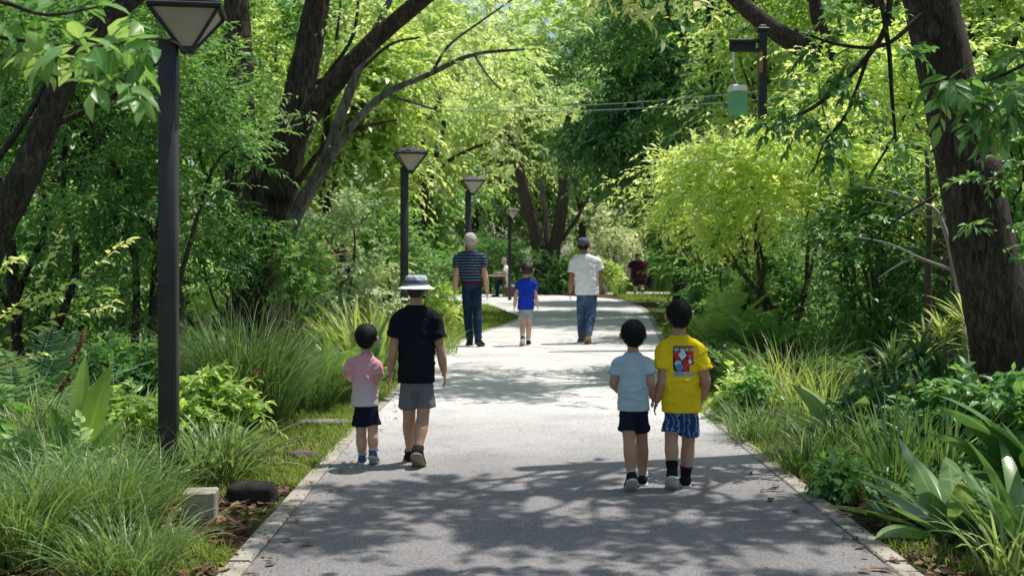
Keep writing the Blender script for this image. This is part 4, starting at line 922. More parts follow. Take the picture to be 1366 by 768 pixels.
so.rotation_euler = Vector(-SUN).to_track_quat('-Z', 'Y').to_euler()
SC.view_settings.view_transform = 'Standard'; SC.view_settings.look = 'None'; SC.view_settings.exposure = 0
SC.cycles.max_bounces = 7; SC.cycles.diffuse_bounces = 4; SC.cycles.transmission_bounces = 5; SC.cycles.glossy_bounces = 2; SC.cycles.sample_clamp_indirect = 4
# ------------------------------------------------------------------ trees and plants
def pxpath(pts, Y, m=6):
    """trunk or limb drawn through photo places: (px, py, width px, metres further)"""
    Q = np.array([list(W(p[0], p[1], Y + (p[3] if len(p) > 3 else 0))) + [p[2] / 2 / F * Y] for p in pts])
    Q = smooth_path(Q, m); return Q[:, :3], Q[:, 3]
def add_limbs(buf, rs, start, ends, r0, r1, sag=.15, sides=7):
    for e in ends:
        s0 = start(e) if callable(start) else start
        d = e - s0; q = np.linspace(0, 1, 5)[:, None]
        P = s0 + d * q; P[:, 2] += (np.sin(q[:, 0] * np.pi) * np.linalg.norm(d) * sag * rs.uniform(.3, 1))
        P[1:4] += rs.normal(size=(3, 3)) * np.linalg.norm(d) * .05
        P = smooth_path(P, 3); buf.add(*tube(P, np.linspace(r0, r1, len(P)), sides, False, .1, rs))
def crown(root, rs, C, rad, cen, mat, L, Wd, ntw=6, nl=10, near=False, name='crown', twigm='twig', **k):
    b = Buf(); sprays(b, rs, np.asarray(C), rad, np.asarray(cen), ntw, nl, L, Wd, near, **k)
    return b.build(name, [M[mat], M[twigm]], root)
def copy_tree(o, parent=None):
    c = o.copy(); COL.objects.link(c)
    if parent is not None: c.parent = parent
    for ch in list(o.children): copy_tree(ch, c)
    return c

# ---- big many-stemmed tree left of the path
rs = np.random.RandomState(11); Y = 14.5
t = thing('tree', 'big many stemmed tree with furrowed bark rising behind the left grass clump', 'tree', GX(345, Y))
b = Buf()
for pts in ([(352, 520, 96), (352, 470, 82), (354, 410, 68), (362, 300, 60), (384, 200, 47), (405, 100, 39), (424, 0, 33), (440, -130, 26), (450, -300, 16)],
            [(334, 515, 60), (332, 400, 46), (324, 250, 42), (318, 60, 36, .5), (310, -90, 28, .8), (290, -260, 18, 1)],
            [(372, 265, 40, -.2), (392, 185, 32, -.3), (432, 128, 27, -.4), (490, 62, 23, -.6), (562, 0, 20, -.8), (640, -62, 16, -1), (740, -120, 11, -1.2)]):
    P, r = pxpath(pts, Y); b.add(*tube(P, r, 16, True, .14, rs))
for pts in ([(392, 250, 10, -.3), (430, 200, 8, -.4), (480, 170, 6, -.4), (530, 160, 3, -.4)], [(330, 200, 12), (290, 140, 8), (255, 110, 5)], [(420, 110, 9), (470, 100, 7), (520, 60, 4), (560, 50, 3)], [(405, 160, 9, .2), (430, 110, 7, .3), (470, 50, 5, .3), (480, -20, 4)],
            [(370, 330, 10), (330, 300, 8), (290, 285, 5), (250, 290, 3)], [(360, 260, 8), (352, 200, 6), (345, 160, 4)]):
    P, r = pxpath(pts, Y); b.add(*tube(P, r, 7, False, .1, rs))
C = np.concatenate([blob(rs, W(500, -210, 15), (4.4, 4.0, 1.6), 46), blob(rs, W(330, -190, 15), (3.2, 3, 1.5), 20)])
C = C[(C[:, 2] > 4.7) & (C[:, 1] > 13.4)]
b.n and add_limbs(b, rs, lambda e: W(450, -150, Y) if e[0] > -2.6 else W(312, -80, Y), C[::3], .06, .015)
b.build('trunk', M['bark_brown'], t)
# grey side stem with its long reaching branch
b = Buf()
for pts in ([(384, 330, 18, -.5), (394, 285, 21, -.5), (430, 225, 18, -.6), (456, 150, 14, -.6), (490, 62, 11, -.5), (522, -5, 8, -.3), (545, -90, 7)],
            [(408, 258, 11, -.6), (440, 214, 11, -.7), (472, 165, 10, -.8), (515, 125, 9, -.9), (575, 98, 7, -1), (632, 73, 5, -1.1), (700, 66, 3, -1.2)],
            [(575, 98, 4, -1), (600, 60, 3.4, -1), (640, 30, 2.6, -1), (690, -5, 2, -1)], [(520, 128, 4, -.9), (560, 140, 3, -.9), (590, 150, 2, -.9)], [(632, 73, 3, -1.1), (650, 100, 2.2, -1.1), (668, 120, 1.6, -1.1)]):
    P, r = pxpath(pts, Y); b.add(*tube(P, r, 10, False, .08, rs))
b.build('limb', M['bark_grey'], t)
crown(t, rs, C, .85, W(450, -100, 15), 'leaf_soft', .13, .042, 13, 13, False, droop=.35, tint=.5)
b = Buf(); Cn = np.array([W(520, 25, 14), W(600, 40, 13.7), (W(680, 50, 13.4)), W(650, 5, 13.6), W(560, -10, 13.8), W(740, 30, 13.3), W(470, 20, 14), W(400, 150, 13.8), W(355, 120, 13.6), W(600, 90, 13.6)])
sprays(b, rs, Cn, .42, W(500, 100, 14), 9, 11, .12, .032, False, .5, .5, .35, tint=.55, twig=.004); b.build('crown', [M['leaf_soft'], M['twig']], t)

# ---- dark leaning tree at the far left
rs = np.random.RandomState(12); Y = 10.5
t = thing('tree', 'dark trunk leaning up to the right at the far left edge', 'tree', GX(-70, Y))
b = Buf()
for pts in ([(-75, 605, 60), (-40, 420, 48), (-12, 325, 42), (38, 225, 38), (82, 115, 33), (128, 40, 27), (190, -12, 22), (260, -90, 18), (330, -200, 10)], [(60, 170, 10), (110, 150, 8), (170, 118, 6), (215, 80, 4)], [(-5, 215, 9), (30, 165, 8), (62, 110, 6), (80, 60, 4)]):
    P, r = pxpath(pts, Y); b.add(*tube(P, r, 14, True, .12, rs))
C = blob(rs, W(180, -260, 10.5), (3.6, 3, 1.5), 34); C = C[C[:, 2] > 4.0]
add_limbs(b, rs, W(250, -80, Y), C[::3], .05, .012); b.build('trunk', M['bark_dark'], t)
crown(t, rs, C, .8, W(150, -150, 10.5), 'leaf_deep', .13, .055, 12, 12, False, droop=.3)

# ---- big right-hand tree
rs = np.random.RandomState(13); Y = 9.5
t = thing('tree', 'massive dark trunk leaning left at the right edge', 'tree', GX(1362, Y))
b = Buf()
P, r = pxpath([(1376, 600, 120), (1360, 540, 100), (1342, 470, 89), (1314, 340, 83), (1287, 205, 77), (1262, 100, 72), (1240, 0, 68), (1206, -140, 62), (1160, -300, 50), (1090, -480, 34)], Y); b.add(*tube(P, r, 24, True, .07, rs))
P, r = pxpath([(1318, 215, 30, -.35), (1322, 240, 34, -.4), (1322, 262, 20, -.36)], Y, 3); b.add(*tube(P, r, 10, True, .1, rs))
C = np.concatenate([blob(rs, (2.7, 8.0, 6.3), (2.7, 2.2, 1.4), 60, sc=2.4, keep=.6), blob(rs, (5.2, 8.0, 6.6), (2.6, 3, 1.7), 4), blob(rs, (1.8, 4.6, 5.0), (2.6, 2.6, 1.0), 37, sc=2.4, keep=.6), blob(rs, (.5, -.5, 5.2), (4.5, 3.4, 1.4), 70, sc=2.4, keep=.7)])  # last blob is unseen foliage added over the camera to block sky
C = C[C[:, 2] > CZ + 365 / F * C[:, 1] + .55]
g_ = C[:, :2] - np.array([.366, .172]) * (C[:, 2:] - 1.0)
C = C[np.minimum(np.linalg.norm(g_ - (-.75, 8.6), axis=1), np.linalg.norm(g_ - (-1.6, 9.3), axis=1)) > .75]
C = C[~((C[:, 0] - .366 * C[:, 2] < -.75) & (C[:, 1] - .172 * C[:, 2] > 8.0))]
g0 = C[:, 0] - .366 * C[:, 2]; C = C[~((C[:, 1] > 3.5) & ((g0 > 1.9) | (g0 < -1.5)) & (rs.rand(len(C)) < .68))]      # the gap that lets the sun in on the left
for k in (0, 6, 12, 18, 24, 30, 40, 50, 58): add_limbs(b, rs, W(1150, -330, Y) if C[k % len(C)][0] < 3 else W(1200, -160, Y), C[k % len(C)][None], .035, .01, .1, 7)
b.build('trunk', M['bark_dark'], t)
crown(t, rs, C, .36, (2.5, 8, 5.6), 'leaf_mid', .13, .06, 12, 10, False, droop=.35)
# shaded leafy boughs hanging into the picture from it
b = Buf(); tw = Buf()
for pts in ([(1190, -30, 9), (1180, 40, 7), (1140, 95, 6), (1090, 140, 5), (1040, 165, 3)], [(1170, -30, 7), (1185, 60, 6), (1190, 130, 5), (1195, 190, 3)], [(1160, 70, 5), (1130, 150, 4), (1100, 190, 3), (1085, 230, 2)], [(1230, 20, 7), (1180, 60, 5), (1120, 60, 4), (1060, 40, 3)], [(1250, 260, 4), (1200, 290, 3), (1150, 330, 2)]):
    P, r = pxpath([(p[0], p[1], p[2], -.8) for p in pts], Y); b.add(*tube(P, r, 6, False))
b.build('bough', M['bark_dark'], t)
Cn = np.array([W(x, y, 8.7 + rs.normal() * .2) for x, y in ((1060, 150), (1030, 165), (1085, 160), (1100, 125), (1130, 110), (1150, 75), (1090, 60), (1110, 190), (1150, 130), (1195, 195), (1165, 25), (1120, 20), (1130, 165), (1215, 60))])
b = Buf(); sprays(b, rs, Cn, .2, W(1180, 60, 8.8), 6, 8, .10, .05, True, .6, .5, .45, tint=.5, twig=.003); b.build('crown', [M['leaf_deep'], M['twig']], t)
Cn = np.array([W(x, y, 8.6) for x, y in ((1345, 240), (1350, 215), (1320, 235), (1352, 300), (1300, 300), (1290, 245), (1355, 340))])
b = Buf(); sprays(b, rs, Cn, .13, W(1330, 260, 9.2), 4, 6, .09, .04, True, tint=.4, twig=.002); b.build('crown', [M['leaf_mid'], M['twig']], t)

# ---- trees standing outside the frame whose branches hang into it
def hanging(label, base, trunk, boughs, Cn, rad, mat, L, Wd, high, seed, ntw=5, nl=7, tint=.6, nhi=20):
    rs = np.random.RandomState(seed); t = thing('tree', label, 'tree', base)
    b = Buf(); Q = smooth_path(trunk, 5); b.add(*tube(Q[:, :3], Q[:, 3], 14, True, .1, rs)); 
    for P in boughs: P = smooth_path(P, 5); b.add(*tube(P[:, :3], P[:, 3], 7, False))
    b.build('trunk', M['bark_brown'], t)
    b = Buf(); sprays(b, rs, np.array(Cn), rad, np.array(Cn).mean(0) + (0, 0, .4), ntw, nl, L, Wd, True, .5, .5, .5, tint=tint, twig=.003); b.build('crown', [M[mat], M['twig']], t)
    if high is not None: crown(t, rs, high, .7, np.mean(high, 0) - (0, 0, .6), mat, .15, .06, 10, 11, False, droop=.3)
rs = np.random.RandomState(14)
def wl(l, Y): return [list(W(x, y, Y)) + [r] for x, y, r in l]
hi = blob(rs, (-3.6, 4.2, 5.4), (2.8, 2.8, 1.1), 22); hi = hi[hi[:, 2] > CZ + 365 / F * hi[:, 1] + .5]
hanging('tree reaching in from the left with large backlit leaves at the top left corner', (-3.2, 4.4, 0), [(-3.2, 4.4, 0, .16), (-3.1, 4.4, 1.8, .14), (-2.8, 4.3, 3.6, .11), (-2.6, 4.2, 5.2, .06)],
        [wl([(-380, 60, .035), (-150, 20, .02), (0, 50, .008), (110, 62, .006), (215, 52, .004), (255, 74, .002)], 4.3), wl([(-150, 20, .015), (-20, 0, .01), (60, 20, .006), (130, 10, .004)], 4.2)],
        [W(x, y, 4.3 + rs.normal() * .15) for x, y in ((20, 25), (60, 35), (95, 55), (130, 70), (40, 60), (90, 20), (165, 95), (205, 45), (10, 75), (150, 60), (70, 75))], .13, 'leaf_mid', .13, .062, hi, 21, 3, 5, .55)
hanging('tree off to the right with yellow green sprays hanging at the top centre', (3.4, 5.6, 0), [(4.4, 4.6, 0, .17), (4.3, 4.7, 2, .15), (3.9, 4.9, 3.8, .12), (3.3, 5.2, 5.2, .07)],
        [[(3.5, 5.1, 4.7, .05), (2.3, 5.6, 4.3, .03), (1.2, 6.0, 3.5, .012), tuple(W(870, -25, 6)) + (.005,), tuple(W(845, 5, 6)) + (.003,)]],
        [W(x, y, 6) for x, y in ((845, -8), (870, 0), (905, -2), (805, -14), (770, -25))], .17, 'leaf_lime', .10, .045, None, 22, 4, 5, .7)
hanging('tree off to the right with broad dark leaves hanging in the top right corner', (4.2, 5.0, 0), [(3.6, 3.4, 0, .15), (3.6, 3.5, 2, .13), (3.4, 3.9, 3.6, .1), (3.1, 4.4, 4.8, .06)],
        [[(3.45, 3.8, 3.2, .04), (3.2, 4.3, 2.9, .02), tuple(W(1380, 80, 5)) + (.008,), tuple(W(1300, 110, 5)) + (.004,), tuple(W(1255, 128, 5)) + (.002,)]],
        [W(x, y, 5 + rs.normal() * .1) for x, y in ((1290, 105), (1330, 95), (1355, 125), (1320, 140), (1365, 70), (1350, 160), (1270, 118), (1380, 110))], .17, 'leaf_mid', .12, .05, None, 23, 5, 6, .35)
# ---- shrubs and trees filling both sides and the background
TREES = []
def bush(name, label, cat, px, Y, rx, ry, z0, z1, mat, L, Wd, n, ntw, nl, seed, near=False, group=None, rad=None, stems=5, tint=.5, stemm='bark_brown', sc=.9, X=None, tdx=0, clip=None, **k):
    n = int(n * 1.3); L *= 1.08; Wd *= 1.22
    rs = np.random.RandomState(seed)
    c = GX(px, Y) if X is None else np.array([X, Y, float(gz(Y))])
    t = thing(name, label, cat, c + (tdx, 0, 0), group)
    cen = c + (0, 0, (z0 + z1) / 2); h = (z1 - z0) / 2
    C = blob(rs, cen, (rx, ry, h), n, sc=sc)
    C[:, 2] = np.maximum(C[:, 2], c[2] + .12)
    if clip is not None: C = C[clip(C)]
    rad = rad or (rx * ry * h) ** (1 / 3) * .42
    b = Buf(); sp = rs.permutation(len(C))
    if name == 'tree':
        th = (z0 * .75 + z1 * .25); c = c + (tdx, 0, 0)
        Q = smooth_path([(c[0], c[1], c[2] - .05, .085 * rx ** .5 * 1.3), (c[0] + rs.normal() * .1, c[1], c[2] + th * .5, .075 * rx ** .5), (c[0] + rs.normal() * .25, c[1], c[2] + th, .06 * rx ** .5), (cen[0], cen[1], cen[2] + h * .5, .02)], 5)
        b.add(*tube(Q[:, :3], Q[:, 3], 12, True, .12, rs)); top = Q[int(len(Q) * .62), :3]
        add_limbs(b, rs, top, C[sp[:stems * 3]], .04 * rx ** .5, .012, .1)
    else:
        for i in range(stems):
            e = C[sp[i % len(C)]]; s0 = c + np.array([rs.normal() * rx * .12, rs.normal() * ry * .12, 0])
            add_limbs(b, rs, s0, e[None], .022 * max(.5, h), .006, .2, 6)
    b.build('trunk' if name == 'tree' else 'stem', M[stemm], t)
    crown(t, rs, C, rad, cen, mat, L, Wd, ntw, nl, near, name='crown' if name == 'tree' else 'foliage', tint=tint, **k)
    return t
path_l = lambda C: ~((C[:, 0] > np.interp(C[:, 1], LP[:, 1][:100], LP[:, 0][:100]) - .5) & (C[:, 2] < 3.2))
# left middle distance
bush('shrub', 'dense dark green small leaved shrub behind the nearest lamp post', 'shrub', 200, 12.2, 1.5, 1.3, .3, 4.6, 'leaf_deep', .085, .026, 120, 9, 11, 31, tint=.62, rad=.5, zup=.3, dt=.3, near=True)
bush('shrub', 'tall dark green shrub in shade at the left edge behind the leaning trunk', 'shrub', 25, 13.0, 1.6, 1.4, .3, 5.2, 'leaf_deep', .09, .03, 100, 9, 11, 32, tint=.55, rad=.55)
bush('shrub', 'mid green feathery shrub hugging the big trunk of the many stemmed tree', 'shrub', 300, 13.2, .6, .6, 1.0, 3.3, 'leaf_mid', .085, .026, 26, 9, 11, 33, near=True, tint=.4, rad=.38, zup=.25)
bush('shrub', 'slender shrub with light green sprays in front of the big left trunk', 'shrub', 392, 13.2, .42, .4, .5, 2.5, 'leaf_mid', .085, .028, 18, 8, 10, 37, near=True, tint=.6, rad=.28, zup=.25, stems=3)
bush('shrub', 'pale leaved shrub with whitish sprays right of the big left trunk', 'shrub', 472, 16.4, .75, .7, .3, 2.6, 'leaf_pale', .09, .04, 34, 8, 10, 34, tint=.45, rad=.36, near=True)
bush('shrub', 'dark rounded shrub behind the lamp post near the bucket hat', 'shrub', 520, 20, 1.15, 1.1, .2, 2.7, 'leaf_mid', .09, .035, 44, 8, 11, 35, tint=.38, rad=.45)
bush('shrub', 'small yellow flecked shrub just left of the striped man', 'shrub', 585, 20.8, .35, .4, .1, 1.05, 'leaf_lime', .10, .035, 14, 6, 9, 36, tint=.5, rad=.26)
# right middle distance
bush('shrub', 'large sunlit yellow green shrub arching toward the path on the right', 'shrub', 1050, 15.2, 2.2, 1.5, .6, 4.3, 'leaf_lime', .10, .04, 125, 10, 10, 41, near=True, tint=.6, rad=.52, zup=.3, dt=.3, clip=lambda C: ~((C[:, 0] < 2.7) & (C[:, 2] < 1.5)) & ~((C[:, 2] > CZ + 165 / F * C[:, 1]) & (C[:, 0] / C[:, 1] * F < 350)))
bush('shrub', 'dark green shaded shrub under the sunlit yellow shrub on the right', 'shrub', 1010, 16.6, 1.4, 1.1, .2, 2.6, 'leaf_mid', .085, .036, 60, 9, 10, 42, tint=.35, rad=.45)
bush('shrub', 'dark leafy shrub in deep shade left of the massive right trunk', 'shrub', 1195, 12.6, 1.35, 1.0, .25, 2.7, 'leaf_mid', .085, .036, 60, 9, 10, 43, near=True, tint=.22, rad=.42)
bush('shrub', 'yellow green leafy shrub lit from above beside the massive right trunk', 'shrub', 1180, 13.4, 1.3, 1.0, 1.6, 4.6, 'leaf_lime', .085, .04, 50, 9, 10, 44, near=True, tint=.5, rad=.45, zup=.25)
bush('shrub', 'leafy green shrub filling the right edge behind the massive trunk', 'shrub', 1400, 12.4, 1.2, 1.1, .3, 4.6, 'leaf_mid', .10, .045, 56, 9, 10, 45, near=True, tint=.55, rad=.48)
bush('shrub', 'dark shrub overhanging the right kerb beyond the fern bed', 'shrub', 975, 24, 1.3, 1.2, .2, 3.6, 'leaf_deep', .09, .04, 60, 9, 10, 46, tint=.4, rad=.5)
# background shrubs
bush('shrub', 'dark green rounded bush under the twin trunks beyond the blue shirted boy', 'shrub', 742, 44.5, 1.35, 1.1, .1, 1.7, 'leaf_deep', .13, .05, 50, 9, 10, 51, tint=.6, rad=.5)
bush('shrub', 'shrub with whitish blossom like leaves beyond the white shirted man', 'shrub', 806, 49, 1.7, 1.2, .4, 3.8, 'leaf_pale', .15, .08, 48, 8, 9, 52, tint=.75, rad=.6)
bush('shrub', 'dark hedge like shrub behind the seated person', 'shrub', 655, 46, 1.6, 1.1, .1, 2.3, 'leaf_deep', .12, .05, 56, 9, 10, 53, tint=.45, rad=.55)
bush('shrub', 'bright green shrub left of the distant maroon man', 'shrub', 806, 47, .6, .6, .1, 1.3, 'leaf_lime', .12, .05, 30, 8, 9, 54, tint=.4, rad=.4)
bush('shrub', 'low dark shrub at the bend of the right kerb', 'shrub', 945, 31, .9, .8, .05, 1.1, 'leaf_mid', .1, .045, 30, 8, 10, 55, tint=.4, rad=.4)
# twin trunk tree in the centre distance
rs = np.random.RandomState(15); Y = 46
t = thing('tree', 'dark forked tree with twin trunks in the centre distance', 'tree', GX(733, Y))
b = Buf()
for pts in ([(726, 395, 26), (720, 340, 19), (712, 300, 17), (700, 262, 15), (690, 215, 12), (675, 170, 9)], [(735, 392, 26), (738, 340, 18), (746, 300, 17), (752, 255, 14), (750, 200, 11), (760, 150, 8)], [(750, 320, 6), (770, 290, 5), (785, 262, 4)], [(752, 250, 6), (800, 215, 5), (850, 190, 3)], [(700, 262, 7), (660, 235, 5), (610, 225, 3)]):
    P, r = pxpath(pts, Y); b.add(*tube(P, r, 10, True, .12, rs))
b.build('trunk', M['bark_dark'], t)
b = Buf(); P, r = pxpath([(732, 390, 12, .5), (730, 330, 9, .5), (727, 285, 8, .5), (722, 240, 6, .5)], Y); b.add(*tube(P, r, 8)); b.build('limb', M['bark_grey'], t)
C = blob(rs, W(730, 150, 46), (5.5, 4, 3.2), 95, sc=.5); C = C[C[:, 2] > W(0, 268, 46)[2]]
crown(t, rs, C, 1.05, W(730, 190, 46), 'leaf_soft', .2, .075, 9, 11, False, droop=.35, tint=.5)
# background trees, each grown for its own place: label, px, Y, half widths, z range, leaf kind
bg = [
 ('bright yellow green tree behind the second street lamp', 560, 29, 3.0, 2.2, 1.6, 8.2, 'leaf_soft', .16, .062, 95, .62),
 ('lime green tree rising between the big left trunk and the second lamp', 455, 24, 2.2, 1.8, 1.3, 7.2, 'leaf_lime', .14, .055, 80, .45),
 ('shadowed mid green tree behind the third and second street lamps', 555, 35, 2.4, 2.2, .8, 5.4, 'leaf_mid', .16, .062, 75, .55),
 ('dark green tree with drooping boughs over the right half of the path', 852, 30, 2.6, 2.2, 2.4, 7.4, 'leaf_blue', .17, .06, 90, .55),
 ('darkest tree right of centre behind the drooping boughs', 905, 36, 3.0, 2.3, 1.2, 8.5, 'leaf_blue', .2, .075, 90, .4),
 ('tall soft green tree at the top behind the black post', 985, 27, 3.2, 2.2, 3.0, 9.5, 'leaf_mid', .16, .06, 95, .55),
 ('pale sunlit tree far behind the overhead cables', 775, 60, 5.0, 3.5, 3.0, 15.5, 'leaf_soft', .3, .12, 90, .6),
 ('sunny tree far back above the striped man', 640, 62, 5.5, 3.5, 1.0, 15.5, 'leaf_soft', .3, .12, 100, .6),
 ('light green tree far back behind the big left trunk', 480, 50, 5.0, 3.2, .8, 13.0, 'leaf_lime', .26, .1, 100, .4),
 ('green tree at the left rear behind the dense dark shrub', 300, 26, 3.2, 2.2, .5, 8.6, 'leaf_mid', .15, .06, 100, .5),
 ('green tree filling the far left rear', 90, 22, 3.2, 2.2, .4, 8.0, 'leaf_mid', .15, .06, 100, .45),
 ('sunlit green tree behind the large yellow green shrub', 1130, 22, 3.0, 2.0, .6, 8.0, 'leaf_lime', .13, .055, 95, .45),
 ('bright green tree at the right rear edge', 1330, 19, 3.0, 2.0, .5, 7.6, 'leaf_lime', .13, .055, 95, .4),
 ('green tree far back on the right beyond the maroon man', 960, 54, 5.0, 3.5, .4, 13.0, 'leaf_mid', .28, .11, 95, .5),
 ('green tree at the back between the twin trunks and the maroon man', 850, 66, 5.0, 3.5, .4, 12.0, 'leaf_soft', .3, .12, 80, .45),
]
for i, (lab, px, Yt, rx, ry, z0, z1, mat, L_, W_, n, ti) in enumerate(bg):
    bush('tree', lab, 'tree', px, Yt, rx, ry, z0, z1 * 1.16, mat, L_ * 1.2, W_ * 1.3, int(n * 1.35), 9, 11, 100 + i, tint=ti, sc=.7, droop=.4, tdx=(2.2 if px == 852 else 0), rad=(rx * ry * (z1 - z0) / 2) ** (1 / 3) * .36)
# thick dark limb crossing behind the black post
rs = np.random.RandomState(16)
t = thing('tree', 'tree with a thick grey limb slanting across the top behind the black post', 'tree', GX(1190, 19.5))
b = Buf(); P, r = pxpath([(1205, 560, 40), (1190, 300, 34), (1150, 150, 31), (1085, 75, 29), (1040, 45, 26), (1000, 15, 23), (965, -20, 19), (930, -80, 14)], 19.5); b.add(*tube(P, r, 14, True, .1, rs))
P, r = pxpath([(1120, 110, 24), (1090, 20, 18), (1080, -80, 14)], 19.5); b.add(*tube(P, r, 10, True, .1, rs)); b.build('trunk', M['bark_dark'], t)
crown(t, rs, blob(rs, W(1180, -40, 20), (2.7, 2, 1.5), 40), .75, W(1030, 0, 20), 'leaf_mid', .12, .045, 9, 11, False, tint=.45)
# added side trees and the wood closing the view: copies of three grown trees
proto = [o for o in SC.objects if o.get('label') in ('sunny tree far back above the striped man', 'light green tree far back behind the big left trunk', 'green tree far back on the right beyond the maroon man')]
rs = np.random.RandomState(17)
for (x, Yt) in [(13, 4), (-12, 5), (-16, 14), (17, 14)]:  # out-of-frame trees added beside the camera to cut the open sky
    o = copy_tree(proto[(int(x) + 3) % 3]); o.location = (x, Yt, 0); o.scale = (.8, .8, .72); o.rotation_euler = (0, 0, rs.uniform(0, 6.28))
    o['label'] = 'unseen tall tree added at the side to block sky light'; o['group'] = 'trees of the background woodland'
k = 0
for (x, Yt) in [(-24, 52), (-17, 44), (-30, 66), (-19, 66), (-9, 78), (2, 82), (11, 76), (19, 62), (15, 44), (24, 50), (29, 68), (-13, 34), (-20, 30), (17, 32), (22, 38), (-36, 48), (36, 52), (-2, 70), (7, 68), (-12, 58), (-5, 92), (14, 92), (-27, 84), (27, 88), (-8, 64), (5, 96), (-18, 92), (22, 78)]:
    o = copy_tree(proto[k % 3]); o.location = (x, Yt, float(gz(Yt))); s_ = rs.uniform(.95, 1.3); o.scale = (s_, s_, s_); o.rotation_euler = (0, 0, rs.uniform(0, 6.28))
    o['label'] = 'unseen tall tree added at the side to block sky light'; o['group'] = 'trees of the background woodland'; k += 1

# a tall tree right of the path whose crown stays above the picture and shades the path
rs = np.random.RandomState(18)
t = thing('tree', 'slim tree standing among the shaded shrubs left of the massive right trunk', 'tree', (5.6, 15.6, float(gz(15.6))))
Q = smooth_path([(5.6, 15.6, 0, .15), (5.5, 15.5, 2, .13), (5.2, 15.3, 4, .11), (3.2, 15.0, 6.1, .06)], 5)
b = Buf(); b.add(*tube(Q[:, :3], Q[:, 3], 12, True, .12, rs))
C = np.concatenate([blob(rs, (2.3, 14.9, 6.6), (2.0, 2.0, 1.0), 40, sc=.8), blob(rs, (3.4, 26.5, 8.6), (2.0, 1.4, .9), 20)]); C = C[C[:, 2] > CZ + 349 / F * C[:, 1] + .35]
add_limbs(b, rs, Q[14, :3], C[:36:4], .06, .015, .1); b.build('trunk', M['bark_brown'], t)
crown(t, rs, C, .62, (4, 15, 6), 'leaf_mid', .15, .06, 9, 11, False, droop=.3)
# understorey filling the wood on both sides
ub = bush('shrub', 'leafy understorey shrub in the wood behind the path', 'shrub', 0, 26, 1.9, 1.5, .1, 2.9, 'leaf_mid', .15, .065, 70, 8, 10, 81, X=-9.5, group='understorey shrubs in the wood', rad=.62, tint=.45)
ub2 = bush('shrub', 'leafy understorey shrub in the wood behind the path', 'shrub', 0, 26, 1.8, 1.5, .1, 2.5, 'leaf_soft', .15, .065, 60, 8, 10, 82, X=9.5, group='understorey shrubs in the wood', rad=.62, tint=.35)
rs = np.random.RandomState(19)
spots = [(-7, 18), (-9.5, 20), (-12.5, 21), (-5.8, 22), (-7.5, 29), (-4.6, 30), (-12, 30), (-15.5, 27), (-4.8, 36), (-8, 47), (-11.5, 46), (-5, 49), (-1, 53), (2.5, 56), (6, 54), (8.5, 40), (7, 34), (11, 35), (5.6, 29), (8, 23), (10.5, 24), (13, 28), (7.5, 19.5), (10, 19), (14, 41), (11, 52.5), (15, 53), (19, 48), (-16, 38), (-20, 45), (-15, 52), (-2.5, 60), (9, 60), (5.2, 25), (6.4, 41), (-6.6, 25.5)]
for k, (x, Yt) in enumerate(spots):
    o = copy_tree((ub, ub2)[k % 2]); o.location = (x, Yt, float(gz(Yt))); s_ = rs.uniform(.8, 1.2); o.scale = (s_, s_, s_ * rs.uniform(.8, 1.1)); o.rotation_euler = (0, 0, rs.uniform(0, 6.28))
# ------------------------------------------------------------------ low plants
def clump(name, label, cat, px, Y, n, L, Wd, mat, seed, r0=.12, th=(.05, .5), bend=(.5, 1.6), prof='grass', m=6, fold=.2, tint=(.5, .2), part='blade', group=None, az=None, lvar=(.6, 1.1), X=None, pw=1.5, twist=.35):
    rs = np.random.RandomState(seed); c = GX(px, Y) if X is None else np.array([X, Y, float(gz(Y))])
    a = rs.uniform(0, 6.283, n) if az is None else rs.uniform(az[0], az[1], n)
    rr = r0 * np.sqrt(rs.rand(n)); base = c + np.stack([rr * np.cos(a + rs.normal(size=n) * .8), rr * np.sin(a + rs.normal(size=n) * .8), np.zeros(n)], -1)
    b = Buf(); straps(b, rs, base, a, rs.uniform(th[0], th[1], n), rs.uniform(bend[0], bend[1], n), L * rs.uniform(lvar[0], lvar[1], n), Wd * rs.uniform(.75, 1.2, n), m, prof, fold, rs.normal(tint[0], tint[1], n), twist, pw)
    o = b.build(name, M[mat], None, True, c); return tag(o, label, cat, group)
def broad(name, label, cat, px, Y, n, L, Wd, mat, seed, th=(.15, .8), bend=(.4, 1.3), r0=.06, tint=(.5, .2), az=None, X=None, z=0, prof='petiole', fold=.22):
    """each leaf is a part of its own"""
    rs = np.random.RandomState(seed); c = GX(px, Y) if X is None else np.array([X, Y, float(gz(Y))])
    t = thing(name, label, cat, c)
    for i in range(n):
        a = (i * 2.4 + rs.normal() * .3) if az is None else rs.uniform(*az)
        bs = c + np.array([math.cos(a) * r0 * rs.rand(), math.sin(a) * r0 * rs.rand(), z])
        b = Buf(); straps(b, rs, bs[None], np.array([a]), np.array([rs.uniform(*th)]), np.array([rs.uniform(*bend)]), np.array([L * rs.uniform(.7, 1.1)]), np.array([Wd * rs.uniform(.8, 1.15)]), 11, prof, fold, np.array([rs.normal(*tint)]), .2, 1.3)
        b.build('leaf', M[mat], t)
    return t
